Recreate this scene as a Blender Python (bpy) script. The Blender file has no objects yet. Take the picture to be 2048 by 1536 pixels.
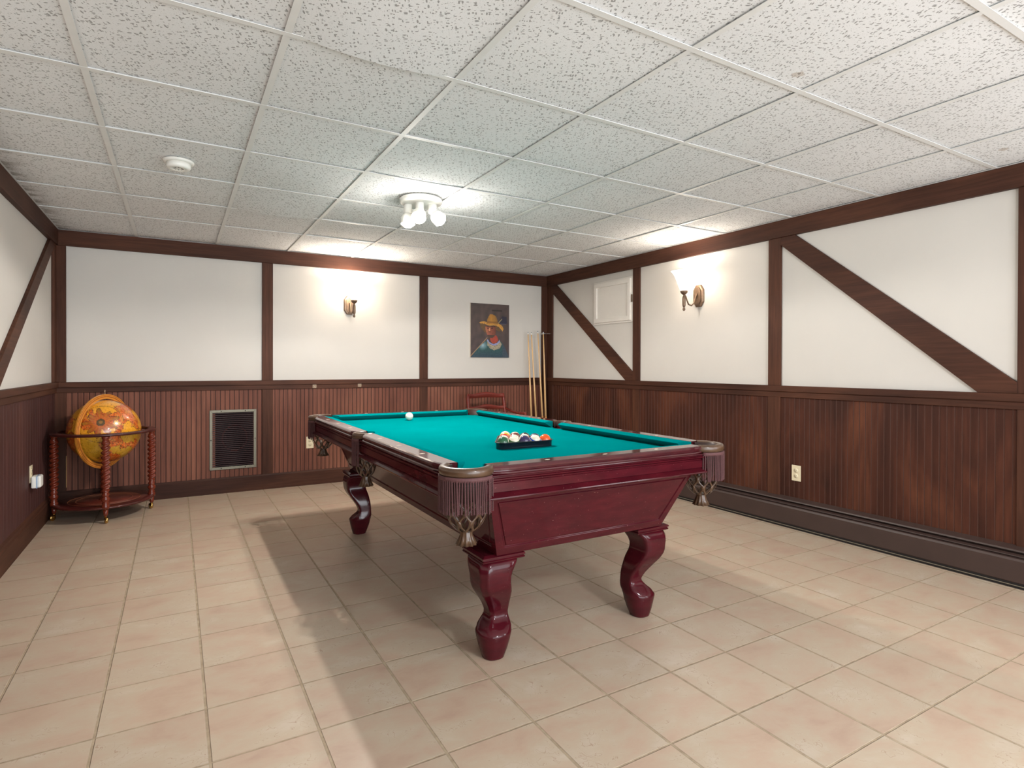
import bpy, bmesh, math, random
from mathutils import Vector, Matrix, noise
random.seed(7)
PI = math.pi
SC = bpy.context.scene
COL = SC.collection

# ------------------------------------------------------------------ camera
F_PX, CY, YAW, PITCH, ROLL, EYE = 1154.43, 737.33, 0.52657, -0.005, 0.002655, 1.1706
fw = Vector((math.sin(YAW) * math.cos(PITCH), math.cos(YAW) * math.cos(PITCH), math.sin(PITCH)))
rt = Vector((math.cos(YAW), -math.sin(YAW), 0)); up = rt.cross(fw)
rt2 = math.cos(ROLL) * rt + math.sin(ROLL) * up
up2 = -math.sin(ROLL) * rt + math.cos(ROLL) * up
cam_data = bpy.data.cameras.new('camera')
cam = bpy.data.objects.new('camera', cam_data); COL.objects.link(cam)
m3 = Matrix((rt2, up2, -fw)).transposed()
cam.matrix_world = Matrix.Translation((0, 0, EYE)) @ m3.to_4x4()
cam_data.sensor_width = 36.0
cam_data.lens = F_PX / 2048 * 36.0
cam_data.shift_y = -(768 - CY) / 2048
cam_data.clip_start = 0.05
SC.camera = cam

# ------------------------------------------------------------------ world, exposure, fill lamps
SC.view_settings.view_transform = 'Standard'
SC.view_settings.look = 'None'
SC.view_settings.gamma = 1.0
SC.view_settings.use_curve_mapping = False
SC.view_settings.exposure = 0.80
w = bpy.data.worlds.new('world'); SC.world = w; w.use_nodes = True
w.node_tree.nodes['Background'].inputs[0].default_value = (0.93, 0.96, 1.0, 1)
w.node_tree.nodes['Background'].inputs[1].default_value = 1.0

def area_light(name, loc, aim, size, size_y, power, col):
    d = bpy.data.lights.new(name, 'AREA'); d.shape = 'RECTANGLE'; d.size = size; d.size_y = size_y
    d.energy = power; d.color = col
    o = bpy.data.objects.new(name, d); COL.objects.link(o); o.location = loc
    o.rotation_euler = (Vector(aim) - Vector(loc)).to_track_quat('-Z', 'Y').to_euler()
    return o
def spot_light(name, loc, aim, r, power, col, ang, blend):
    d = bpy.data.lights.new(name, 'SPOT'); d.shadow_soft_size = r; d.energy = power; d.color = col
    d.spot_size = ang; d.spot_blend = blend
    o = bpy.data.objects.new(name, d); COL.objects.link(o); o.location = loc
    o.rotation_euler = Vector(aim).to_track_quat('-Z', 'Y').to_euler()
    return o
def point_light(name, loc, r, power, col):
    d = bpy.data.lights.new(name, 'POINT'); d.shadow_soft_size = r; d.energy = power; d.color = col
    o = bpy.data.objects.new(name, d); COL.objects.link(o); o.location = loc
    return o
WARM = (1.0, 0.89, 0.77); SOFT = (0.95, 0.97, 1.0)
area_light('rear_fill_light', (2.3, -2.6, 1.3), (0.6, 3.5, 1.1), 2.8, 1.9, 26, SOFT)  # large soft fill added behind the camera, no window modelled there
area_light('rear_room_ceiling_light', (1.5, -0.9, 2.2), (1.5, 0.6, 0), 0.35, 0.35, 29, SOFT)
area_light('rear_right_fill_light', (3.8, -0.7, 1.3), (-0.8, 4.6, 1.5), 1.0, 1.6, 19, SOFT)  # fill added out of view to brighten the left wall, no doorway here
area_light('ceiling_fill_light', (1.2, -1.9, 0.75), (1.1, 3.0, 2.15), 3.2, 1.6, 50, (0.87, 0.94, 1.0))  # upward fill added behind the camera to lift the ceiling

A = math.radians
# ------------------------------------------------------------------ materials
def sr(r, g, b):
    f = lambda c: (c / 255 / 12.92) if c / 255 <= 0.04045 else ((c / 255 + 0.055) / 1.055) ** 2.4
    return (f(r), f(g), f(b), 1)
class NT:
    def __init__(s, name):
        s.m = bpy.data.materials.new(name); s.m.use_nodes = True
        s.t = s.m.node_tree; s.b = s.t.nodes['Principled BSDF']
    def n(s, ty, **kw):
        o = s.t.nodes.new(ty)
        for k, v in kw.items(): setattr(o, k, v)
        return o
    def l(s, a, b): s.t.links.new(a, b)
    def coord(s, scale=(1, 1, 1), kind='Object', loc=(0, 0, 0), rot=(0, 0, 0)):
        c = s.n('ShaderNodeTexCoord'); mp = s.n('ShaderNodeMapping')
        mp.inputs['Scale'].default_value = scale; mp.inputs['Location'].default_value = loc
        mp.inputs['Rotation'].default_value = rot
        s.l(c.outputs[kind], mp.inputs[0]); return mp.outputs[0]
    def noise(s, vec, scale, detail=3, rough=0.5, dist=0.0):
        o = s.n('ShaderNodeTexNoise'); o.inputs['Scale'].default_value = scale
        o.inputs['Detail'].default_value = detail; o.inputs['Roughness'].default_value = rough
        o.inputs['Distortion'].default_value = dist
        s.l(vec, o.inputs['Vector']); return o.outputs[0]
    def ramp(s, fac, stops, interp='LINEAR'):
        o = s.n('ShaderNodeValToRGB'); o.color_ramp.interpolation = interp
        e = o.color_ramp.elements
        while len(e) < len(stops): e.new(0.5)
        for i, (p, c) in enumerate(stops): e[i].position = p; e[i].color = c
        s.l(fac, o.inputs[0]); return o.outputs[0]
    def mix(s, fac, a, b, mode='MIX'):
        o = s.n('ShaderNodeMix', data_type='RGBA', blend_type=mode)
        for sock, v in ((o.inputs[0], fac), (o.inputs[6], a), (o.inputs[7], b)):
            if hasattr(v, 'is_output'): s.l(v, sock)
            else: sock.default_value = v
        return o.outputs[2]
    def math(s, op, a, b=0.0, c=0.0):
        o = s.n('ShaderNodeMath', operation=op)
        for i, v in enumerate((a, b, c)):
            if hasattr(v, 'is_output'): s.l(v, o.inputs[i])
            else: o.inputs[i].default_value = v
        return o.outputs[0]
    def bump(s, h, strength, dist):
        o = s.n('ShaderNodeBump'); o.inputs['Strength'].default_value = strength
        o.inputs['Distance'].default_value = dist
        s.l(h, o.inputs['Height']); s.l(o.outputs[0], s.b.inputs['Normal'])
    def base(s, v):
        if hasattr(v, 'is_output'): s.l(v, s.b.inputs['Base Color'])
        else: s.b.inputs['Base Color'].default_value = v
    def set(s, rough=None, metal=None, coat=None, coat_r=None, spec=None):
        if rough is not None: s.b.inputs['Roughness'].default_value = rough
        if metal is not None: s.b.inputs['Metallic'].default_value = metal
        if coat is not None: s.b.inputs['Coat Weight'].default_value = coat
        if coat_r is not None: s.b.inputs['Coat Roughness'].default_value = coat_r
        if spec is not None: s.b.inputs['Specular IOR Level'].default_value = spec
        return s

def plain(name, col, rough=0.5, metal=0.0, coat=0.0, var=0.06, scale=20, bump=0.0):
    k = NT(name); v = k.coord()
    n = k.noise(v, scale, 3)
    lo = tuple(c * (1 - var) for c in col[:3]) + (1,); hi = tuple(min(1, c * (1 + var)) for c in col[:3]) + (1,)
    k.base(k.ramp(n, [(0.3, lo), (0.7, hi)]))
    k.set(rough=rough, metal=metal, coat=coat, coat_r=0.08)
    if bump: k.bump(n, bump, 0.002)
    return k.m

def wood(name, dark, mid, light, axis, rough=0.6, coat=0.0, fine=60, blotch=2.5, bs=0.25):
    k = NT(name)
    sc = [1, 1, 1]; sc[axis] = 0.05
    v = k.coord(tuple(sc)); g = k.noise(v, fine, 5, 0.6, 0.4)
    sc2 = [1, 1, 1]; sc2[axis] = 0.3
    v2 = k.coord(tuple(sc2)); b = k.noise(v2, blotch, 3, 0.55, 0.6)
    c1 = k.ramp(b, [(0.3, dark), (0.52, mid), (0.72, light)])
    c2 = k.ramp(g, [(0.3, (0.55, 0.52, 0.5, 1)), (0.65, (1.15, 1.12, 1.1, 1))])
    k.base(k.mix(0.75, c1, c2, 'MULTIPLY'))
    k.set(rough=rough, coat=coat, coat_r=0.12, spec=0.22)
    k.bump(g, bs, 0.001)
    return k.m

M = {}
M['wall'] = plain('painted_plaster_wall', sr(208, 204, 197), 0.6, var=0.015, scale=3)
TD, TM, TL = sr(58, 33, 24), sr(76, 46, 33), sr(94, 58, 41)
M['trim_x'] = wood('stained_trim_along_x', TD, TM, TL, 0)
M['trim_y'] = wood('stained_trim_along_y', TD, TM, TL, 1)
M['trim_z'] = wood('stained_trim_vertical', TD, TM, TL, 2)
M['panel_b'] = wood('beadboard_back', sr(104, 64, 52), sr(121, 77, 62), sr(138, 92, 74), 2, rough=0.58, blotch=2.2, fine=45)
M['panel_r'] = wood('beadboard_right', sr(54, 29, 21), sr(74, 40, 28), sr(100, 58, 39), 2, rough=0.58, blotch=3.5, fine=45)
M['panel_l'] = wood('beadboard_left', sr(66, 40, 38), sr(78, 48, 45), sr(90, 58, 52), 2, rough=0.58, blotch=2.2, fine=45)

M['groove_b'] = plain('stain_filled_groove', sr(62, 34, 26), 0.7)
M['groove_r'] = plain('dusty_groove', sr(80, 47, 34), 0.6)
M['groove_l'] = plain('dark_groove', sr(56, 34, 32), 0.7)
def floor_mat():
    k = NT('ceramic_floor_tile')
    tc = k.n('ShaderNodeTexCoord'); sp = k.n('ShaderNodeSeparateXYZ'); k.l(tc.outputs['Object'], sp.inputs[0])
    u = k.math('DIVIDE', k.math('SUBTRACT', sp.outputs[0], -0.84306), 0.30983)
    v = k.math('DIVIDE', k.math('SUBTRACT', sp.outputs[1], 1.90657), 0.30649)
    def edge(x):                       # distance to the nearest joint, 0..0.5 tiles
        return k.math('PINGPONG', x, 0.5)
    wob = k.noise(k.coord(), 9, 2)
    w2 = k.math('MULTIPLY', k.math('SUBTRACT', wob, 0.5), 0.004)
    du = k.math('ADD', edge(u), w2); dv = k.math('ADD', edge(v), w2)
    ju = k.n('ShaderNodeMapRange'); ju.inputs[1].default_value = 0.011; ju.inputs[2].default_value = 0.017
    k.l(du, ju.inputs[0])
    jv = k.n('ShaderNodeMapRange'); jv.inputs[1].default_value = 0.009; jv.inputs[2].default_value = 0.014
    k.l(dv, jv.inputs[0])
    tile = k.math('MINIMUM', ju.outputs[0], jv.outputs[0])
    cmb = k.n('ShaderNodeCombineXYZ'); k.l(k.math('FLOOR', u), cmb.inputs[0]); k.l(k.math('FLOOR', v), cmb.inputs[1])
    wn = k.n('ShaderNodeTexWhiteNoise'); k.l(cmb.outputs[0], wn.inputs['Vector'])
    off = k.n('ShaderNodeVectorMath', operation='MULTIPLY_ADD'); k.l(wn.outputs['Color'], off.inputs[0])
    off.inputs[1].default_value = (7, 7, 7); k.l(tc.outputs['Object'], off.inputs[2])
    mp = k.n('ShaderNodeMapping'); mp.inputs['Scale'].default_value = (1, 1.5, 1); mp.inputs['Rotation'].default_value = (0, 0, 0.25)
    k.l(off.outputs[0], mp.inputs[0])
    big = k.noise(mp.outputs[0], 5, 6, 0.62, 0.3)
    c = k.ramp(big, [(0.26, sr(178, 151, 132)), (0.42, sr(186, 162, 142)), (0.56, sr(187, 170, 149)), (0.72, sr(195, 180, 163))])
    per = k.ramp(wn.outputs['Value'], [(0, (0.96, 0.96, 0.96, 1)), (1, (1.03, 1.03, 1.02, 1))])
    c = k.mix(1.0, c, per, 'MULTIPLY')
    vein = k.noise(off.outputs[0], 13, 3, 0.5, 1.6)
    vd = k.math('ABSOLUTE', k.math('SUBTRACT', vein, 0.5))
    vm = k.math('MULTIPLY', k.math('LESS_THAN', vd, 0.006), k.math('GREATER_THAN', big, 0.56))
    c = k.mix(k.math('MULTIPLY', vm, 0.5), c, sr(146, 108, 84))
    gn = k.noise(k.coord(), 30, 3)
    gc = k.ramp(gn, [(0.3, sr(150, 132, 109)), (0.7, sr(178, 160, 135))])
    k.base(k.mix(tile, gc, c))
    k.set(rough=0.34, spec=0.4)
    rr = k.n('ShaderNodeMapRange'); rr.inputs[3].default_value = 0.8; rr.inputs[4].default_value = 0.36
    k.l(tile, rr.inputs[0]); k.l(rr.outputs[0], k.b.inputs['Roughness'])
    h = k.math('ADD', k.math('MULTIPLY', tile, 1.0), k.math('MULTIPLY', big, 0.25))
    k.bump(h, 0.7, 0.004)
    return k.m
M['floor'] = floor_mat()

def ceiling_mat():
    k = NT('acoustic_ceiling_tile')
    msk = None
    fine = None
    for rot, sc, thr, pw in ((0.5, (46, 112, 1), 0.36, 4.0), (2.0, (40, 105, 1), 0.34, 4.0), (1.2, (74, 78, 1), 0.30, 4.5), (0.2, (150, 190, 1), 0.32, 1.0)):
        v = k.coord((1, 1, 1), rot=(0, 0, rot))
        mp = k.n('ShaderNodeMapping'); mp.inputs['Scale'].default_value = sc; k.l(v, mp.inputs[0])
        vo = k.n('ShaderNodeTexVoronoi'); vo.inputs['Scale'].default_value = 1.0; vo.voronoi_dimensions = '2D'
        k.l(mp.outputs[0], vo.inputs['Vector'])
        cs = k.n('ShaderNodeSeparateXYZ'); k.l(vo.outputs['Color'], cs.inputs[0])
        lim = k.math('MULTIPLY', k.math('POWER', cs.outputs[0], pw), thr)
        mm = k.math('LESS_THAN', vo.outputs['Distance'], lim)
        if pw == 1.0: fine = mm
        else: msk = mm if msk is None else k.math('MAXIMUM', msk, mm)
    n = k.noise(k.coord(), 1.6, 3)
    c = k.ramp(n, [(0.3, sr(228, 229, 229)), (0.7, sr(234, 235, 235))])
    # two small brown water marks
    geo = k.n('ShaderNodeTexCoord')
    for (x, y) in ((2.019, 1.341), (3.60, 1.277)):
        d = k.n('ShaderNodeVectorMath', operation='DISTANCE'); k.l(geo.outputs['Object'], d.inputs[0])
        d.inputs[1].default_value = (x, y, 2.268)
        st = k.math('LESS_THAN', k.math('ADD', d.outputs['Value'], k.math('MULTIPLY', k.noise(k.coord(), 70, 2), 0.04)), 0.042)
        c = k.mix(k.math('MULTIPLY', st, 0.5), c, sr(178, 160, 140))
    # grime where the tiles meet the left wall
    sp = k.n('ShaderNodeSeparateXYZ'); k.l(geo.outputs['Object'], sp.inputs[0])
    gx = k.n('ShaderNodeMapRange'); gx.inputs[1].default_value = -0.84; gx.inputs[2].default_value = -0.66
    gx.inputs[3].default_value = 1; gx.inputs[4].default_value = 0; k.l(sp.outputs[0], gx.inputs[0])
    gm = k.math('MULTIPLY', k.math('MULTIPLY', gx.outputs[0], gx.outputs[0]), k.ramp(k.noise(k.coord((1, 2.5, 1)), 6, 4), [(0.42, (0, 0, 0, 1)), (0.62, (1, 1, 1, 1))]))
    c = k.mix(gm, c, sr(128, 118, 108))
    c = k.mix(k.math('MULTIPLY', fine, 0.13), c, sr(110, 108, 102))
    k.base(k.mix(k.math('MULTIPLY', msk, 0.62), c, sr(84, 80, 74)))
    k.set(rough=0.9, spec=0.1)
    k.bump(k.math('SUBTRACT', 1.0, msk), 0.4, 0.002)
    return k.m
M['ceiling'] = ceiling_mat()
M['tbar'] = plain('white_grid_metal', sr(226, 226, 223), 0.45, var=0.02)

def mahogany():
    k = NT('glossy_mahogany')
    g = k.noise(k.coord((0.3, 0.3, 1)), 30, 4, 0.6, 0.2)
    c = k.ramp(g, [(0.3, sr(58, 8, 18)), (0.5, sr(66, 11, 21)), (0.72, sr(76, 15, 25))])
    sp = k.noise(k.coord(), 150, 1)
    c = k.mix(k.math('MULTIPLY', k.math('GREATER_THAN', sp, 0.77), 0.35), c, sr(170, 120, 120))
    k.base(c); k.set(rough=0.6, coat=0.65, coat_r=0.08, spec=0.03)
    return k.m
M['mahog'] = mahogany()
M['mahog_top'] = NT('polished_rail_top'); _k = M['mahog_top']
_g = _k.noise(_k.coord(), 22, 4, 0.6, 0.4)
_k.base(_k.ramp(_g, [(0.3, sr(58, 12, 20)), (0.7, sr(74, 20, 26))])); _k.set(rough=0.5, coat=1.0, coat_r=0.08, spec=0.1); M['mahog_top'] = _k.m
def felt():
    k = NT('green_felt'); n = k.noise(k.coord(), 500, 3); b = k.noise(k.coord(), 3, 2)
    k.base(k.mix(0.25, k.ramp(b, [(0.3, sr(0, 116, 119)), (0.7, sr(0, 126, 128))]), k.ramp(n, [(0.3, sr(0, 107, 109)), (0.7, sr(0, 136, 137))])))
    k.set(rough=1.0, spec=0.0); k.bump(n, 0.2, 0.0004)
    return k.m
M['felt'] = felt()
M['liner'] = plain('dark_pocket_lining', sr(48, 28, 22), 0.6)
M['leather'] = plain('brown_leather', sr(76, 54, 37), 0.36, var=0.25, scale=35, coat=0.25, bump=0.2)
M['fringe'] = plain('maroon_cord', sr(86, 52, 53), 0.75, var=0.12, scale=60)
M['cream_in'] = plain('mother_of_pearl', sr(232, 222, 196), 0.3)
M['black_pl'] = plain('black_plastic', sr(22, 25, 36), 0.3, coat=0.2)
M['white_pl'] = plain('white_plastic', sr(236, 235, 228), 0.35, var=0.01)
M['ivory_pl'] = plain('ivory_plastic', sr(222, 210, 178), 0.35, var=0.02)
M['dark'] = plain('dark_cavity', sr(20, 13, 12), 0.8)
M['heater'] = plain('brown_enamel', sr(62, 46, 41), 0.5, var=0.08, scale=8)
M['heater_fin'] = plain('dark_heater_slot', sr(16, 13, 12), 0.5)
M['vent_metal'] = plain('dull_vent_metal', sr(122, 118, 104), 0.45, metal=0.6, var=0.05)
M['alu'] = plain('brushed_aluminium', sr(172, 168, 152), 0.36, metal=0.85, var=0.05)
M['slat'] = plain('dark_painted_slat', sr(58, 40, 42), 0.5)
M['brass'] = plain('polished_brass', sr(214, 178, 108), 0.2, metal=1.0, var=0.05)
M['bronze'] = plain('aged_bronze', sr(126, 104, 86), 0.4, metal=0.7, var=0.15, scale=60)
M['chrome'] = plain('steel', sr(190, 190, 190), 0.25, metal=1.0)
M['globewood'] = wood('reddish_turned_wood', sr(78, 26, 16), sr(112, 44, 26), sr(146, 68, 40), 2, rough=0.25, coat=0.7)
M['globering'] = wood('dark_red_ring_wood', sr(58, 22, 20), sr(78, 32, 28), sr(98, 44, 36), 0, rough=0.28, coat=0.6)
M['chairwood'] = wood('red_chair_wood', sr(96, 34, 28), sr(128, 52, 42), sr(156, 74, 60), 0, rough=0.3, coat=0.6)
M['cushion'] = plain('beige_upholstery', sr(188, 166, 140), 0.9, var=0.1, scale=80, bump=0.2)
M['cue_wood'] = plain('pale_maple', sr(228, 186, 132), 0.3, var=0.05, scale=12, coat=0.4)
M['cue_butt'] = plain('darker_cue_butt', sr(206, 146, 92), 0.3, var=0.08, scale=12, coat=0.4)
M['cue_tip'] = plain('blue_grey_tip', sr(80, 96, 120), 0.8)
M['white_frame'] = plain('white_gloss_paint', sr(226, 221, 213), 0.4, var=0.01)
M['canvas_edge'] = plain('raw_canvas', sr(214, 205, 192), 0.8)
M['pale_wood'] = plain('unstained_wood_sliver', sr(196, 156, 100), 0.6)
M['red_metal'] = plain('reddish_blower_ring', sr(120, 52, 44), 0.45, metal=0.3)
M['blue_pl'] = plain('pale_blue_plastic', sr(150, 176, 206), 0.35)
M['iron'] = plain('dark_table_support', sr(38, 18, 18), 0.6)

def emis(name, col, s):
    k = NT(name); k.base(col); k.b.inputs['Emission Color'].default_value = col
    k.b.inputs['Emission Strength'].default_value = s; return k.m
M['bulb'] = emis('lit_bulb_glass', (1.0, 0.93, 0.82, 1), 9)
def shade_mat():
    k = NT('frosted_glass_shade'); t = k.t
    k.base((0.95, 0.93, 0.9, 1)); k.set(rough=0.3)
    k.b.inputs['Emission Color'].default_value = (1.0, 0.93, 0.84, 1); k.b.inputs['Emission Strength'].default_value = 0.9
    tl = k.n('ShaderNodeBsdfTranslucent'); tl.inputs[0].default_value = (1, 0.95, 0.88, 1)
    tp = k.n('ShaderNodeBsdfTransparent')
    a = k.n('ShaderNodeMixShader'); a.inputs[0].default_value = 0.5; k.l(k.b.outputs[0], a.inputs[1]); k.l(tl.outputs[0], a.inputs[2])
    b = k.n('ShaderNodeMixShader'); b.inputs[0].default_value = 0.28; k.l(a.outputs[0], b.inputs[1]); k.l(tp.outputs[0], b.inputs[2])
    k.l(b.outputs[0], t.nodes['Material Output'].inputs[0])
    return k.m
M['shade'] = shade_mat()
def vcol(name, rough, coat=0.0):
    k = NT(name); a = k.n('ShaderNodeVertexColor'); a.layer_name = 'Col'
    k.base(a.outputs[0]); k.set(rough=rough, coat=coat, coat_r=0.08); return k.m
M['paint'] = vcol('oil_paint_on_canvas', 0.45)
M['map'] = vcol('antique_map_paper', 0.3, 0.8)
def ball_mat(name, col, stripe):
    k = NT(name)
    c = k.n('ShaderNodeTexCoord'); sp = k.n('ShaderNodeSeparateXYZ'); k.l(c.outputs['Object'], sp.inputs[0])
    R = 0.0286; ivory = sr(236, 226, 205)
    body = col
    if stripe:
        body = k.mix(k.math('LESS_THAN', k.math('ABSOLUTE', sp.outputs[2]), R * 0.52), ivory, col)
    dot = k.math('GREATER_THAN', k.math('ABSOLUTE', sp.outputs[0]), R * 0.93)
    k.base(k.mix(dot, body, ivory)); k.set(rough=0.08, coat=0.6, coat_r=0.03)
    return k.m

# ------------------------------------------------------------------ mesh helpers
def BM(): return bmesh.new()
def box(bm, x0, x1, y0, y1, z0, z1):
    v = [bm.verts.new(p) for p in ((x0, y0, z0), (x1, y0, z0), (x1, y1, z0), (x0, y1, z0), (x0, y0, z1), (x1, y0, z1), (x1, y1, z1), (x0, y1, z1))]
    for f in ((0, 3, 2, 1), (4, 5, 6, 7), (0, 1, 5, 4), (1, 2, 6, 5), (2, 3, 7, 6), (3, 0, 4, 7)):
        bm.faces.new([v[i] for i in f])
def loft(bm, rings, closed=True, cap=True, smooth=True, loop=False):
    vs = [[bm.verts.new(p) for p in r] for r in rings]
    n = len(rings[0])
    pairs = list(zip(vs[:-1], vs[1:]))
    if loop: pairs.append((vs[-1], vs[0]))
    for a, b in pairs:
        for i in range(n if closed else n - 1):
            j = (i + 1) % n
            f = bm.faces.new((a[i], a[j], b[j], b[i])); f.smooth = smooth
    if cap and not loop and closed:
        bm.faces.new(list(reversed(vs[0]))); bm.faces.new(vs[-1])
    return vs
def lathe(bm, prof, n=32, c=(0, 0, 0), axis='z', a0=0, a1=2 * PI, smooth=True, cap=True):
    """prof: (r, z) pairs"""
    full = abs(a1 - a0 - 2 * PI) < 1e-6
    cnt = n if full else n + 1
    rings = []
    for r, z in prof:
        ring = []
        for i in range(cnt):
            a = a0 + (a1 - a0) * i / n
            x, y = max(r, 1e-5) * math.cos(a), max(r, 1e-5) * math.sin(a)
            p = (x, y, z) if axis == 'z' else ((z, x, y) if axis == 'x' else (x, z, y))
            ring.append((c[0] + p[0], c[1] + p[1], c[2] + p[2]))
        rings.append(ring)
    return loft(bm, rings, closed=full, cap=cap and full, smooth=smooth)
def tube(bm, pts, r, n=8, cap=True, smooth=True):
    rings = []
    P = [Vector(p) for p in pts]
    rr = r if hasattr(r, '__len__') else [r] * len(P)
    prev = None
    for i, p in enumerate(P):
        t = (P[min(i + 1, len(P) - 1)] - P[max(i - 1, 0)]).normalized()
        if prev is None:
            u = t.orthogonal().normalized()
        else:
            u = (prev - t * prev.dot(t)).normalized()
        prev = u; v = t.cross(u)
        rings.append([tuple(p + rr[i] * (u * math.cos(2 * PI * k / n) + v * math.sin(2 * PI * k / n))) for k in range(n)])
    loft(bm, rings, cap=cap, smooth=smooth)
def prism(bm, poly, z0, z1, axis='z'):
    """poly 2D; axis z: (x,y); axis x: poly=(y,z) extruded in x; axis y: poly=(x,z)"""
    def P(a, b, c):
        return (a, b, c) if axis == 'z' else ((c, a, b) if axis == 'x' else (a, c, b))
    lo = [bm.verts.new(P(a, b, z0)) for a, b in poly]; hi = [bm.verts.new(P(a, b, z1)) for a, b in poly]
    n = len(poly)
    bm.faces.new(lo); bm.faces.new(list(reversed(hi)))
    for i in range(n):
        j = (i + 1) % n
        bm.faces.new((lo[i], hi[i], hi[j], lo[j]))
def obj(name, bm, mat, parent=None, bevel=0.0, loc=None, smooth_angle=None):
    bmesh.ops.recalc_face_normals(bm, faces=bm.faces[:])
    me = bpy.data.meshes.new(name); bm.to_mesh(me); bm.free()
    o = bpy.data.objects.new(name, me); COL.objects.link(o)
    me.materials.append(mat)
    if parent: o.parent = parent
    if loc: o.location = loc
    if bevel:
        md = o.modifiers.new('bevel', 'BEVEL'); md.width = bevel; md.segments = 2; md.limit_method = 'ANGLE'
        md.angle_limit = math.radians(40)
    return o
def thing(name, label, cat, loc=(0, 0, 0), rotz=0, group=None):
    o = bpy.data.objects.new(name, None); COL.objects.link(o)
    o.empty_display_size = 0.1
    o.location = loc; o.rotation_euler = (0, 0, rotz)
    o['label'] = label; o['category'] = cat
    if group: o['group'] = group
    return o
def tag(o, label, cat, group=None):
    o['label'] = label; o['category'] = cat
    if group: o['group'] = group
    return o
def struct(name, bm, mat, label=None, bevel=0.0, parent=None, cat=None):
    o = obj(name, bm, mat, parent, bevel)
    if not parent:
        o['kind'] = 'structure'
        if label: o['label'] = label
        if cat: o['category'] = cat
    return o
def copy_tree(o, parent=None):
    c = o.copy(); COL.objects.link(c)
    if parent: c.parent = parent
    for ch in list(o.children): copy_tree(ch, c)
    return c

# ------------------------------------------------------------------ room
XL, XR, YB, ZC = -0.857, 3.925, 5.89, 2.262      # wall planes and ceiling height
YF = -3.0                                        # how far the room runs behind the camera
RAIL_T, RAIL_M, RAIL_B = 1.028, 0.985, 0.942
bm = BM(); box(bm, XL - 0.1, XR + 0.1, YF, YB + 0.1, -0.08, 0.0)
struct('floor', bm, M['floor'], 'beige ceramic tile floor with tan grout', cat='floor')
# back wall with the vent opening
VX0, VX1, VZ0, VZ1 = 0.275, 0.630, 0.235, 0.742
bm = BM()
box(bm, XL - 0.1, VX0, YB, YB + 0.1, 0, ZC + 0.1); box(bm, VX1, XR + 0.1, YB, YB + 0.1, 0, ZC + 0.1)
box(bm, VX0, VX1, YB, YB + 0.1, 0, VZ0); box(bm, VX0, VX1, YB, YB + 0.1, VZ1, ZC + 0.1)
struct('wall_back', bm, M['wall'], 'off-white back wall above dark beadboard', cat='wall')
bm = BM(); box(bm, XR, XR + 0.1, YF, YB, 0, ZC + 0.1)
struct('wall_right', bm, M['wall'], 'off-white right wall with diagonal wooden braces', cat='wall')
bm = BM(); box(bm, XL - 0.1, XL, YF, YB, 0, ZC + 0.1)
struct('wall_left', bm, M['wall'], 'off-white left wall at the edge of the picture', cat='wall')

# suspended ceiling: every tile slightly sagging in its own way
GX0, GY0, T = -0.9029, 2.0229, 0.6096
bm = BM()
bounds_y = [GY0 + T * b for b in range(-9, 6)] + [YB]
bounds_x = [XL] + [GX0 + T * a for a in range(1, 8)] + [XR]
special = {(1, -1): (0.024, 1), (1, 3): (0.022, 1), (1, 2): (0.006, 0.5), (2, 1): (0.006, 1), (3, 2): (0.006, 0.5)}
for ai in range(len(bounds_x) - 1):
    for bi in range(len(bounds_y) - 1):
        x0, x1 = bounds_x[ai], bounds_x[ai + 1]; y0, y1 = bounds_y[bi], bounds_y[bi + 1]
        a, b = ai, bi - 9
        n = 8; lift = random.uniform(0.002, 0.005); sag = random.uniform(0.0005, 0.002)
        key = (a - 1, b)
        grid = []
        for i in range(n + 1):
            row = []
            for j in range(n + 1):
                u, v = i / n, j / n
                z = ZC + 0.003 + lift - sag * math.sin(PI * u) * math.sin(PI * v)
                if key in special:
                    amp, ev = special[key]
                    shape = math.sin(PI * u) ** 0.8 * (v ** 1.5 if ev == 1 else math.sin(PI * v))
                    z -= amp * shape
                row.append(bm.verts.new((x0 + 0.002 + (x1 - x0 - 0.004) * u, y0 + 0.002 + (y1 - y0 - 0.004) * v, z)))
            grid.append(row)
        for i in range(n):
            for j in range(n):
                f = bm.faces.new((grid[i][j], grid[i][j + 1], grid[i + 1][j + 1], grid[i + 1][j])); f.smooth = True
for s_ in (0,):
    box(bm, XL - 0.1, XR + 0.1, YF, YB + 0.1, ZC + 0.03, ZC + 0.1)
me = bpy.data.meshes.new('ceiling'); bm.to_mesh(me); bm.free()
ceil = bpy.data.objects.new('ceiling', me); COL.objects.link(ceil); me.materials.append(M['ceiling'])
ceil['kind'] = 'structure'; ceil['label'] = 'white speckled suspended tile ceiling'; ceil['category'] = 'ceiling'
bm = BM()
for x in bounds_x[1:-1]:
    box(bm, x - 0.012, x + 0.012, YF, YB, ZC - 0.001, ZC + 0.0008); box(bm, x - 0.001, x + 0.001, YF, YB, ZC, ZC + 0.028)
for y in bounds_y[:-1]:
    box(bm, XL, XR, y - 0.012, y + 0.012, ZC - 0.0015, ZC + 0.0003); box(bm, XL, XR, y - 0.001, y + 0.001, ZC, ZC + 0.028)
box(bm, XL, XL + 0.040, YF, YB, ZC - 0.001, ZC + 0.0008); box(bm, XR - 0.040, XR, YF, YB, ZC - 0.001, ZC + 0.0008)
obj('grid', bm, M['tbar'], ceil)

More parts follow.
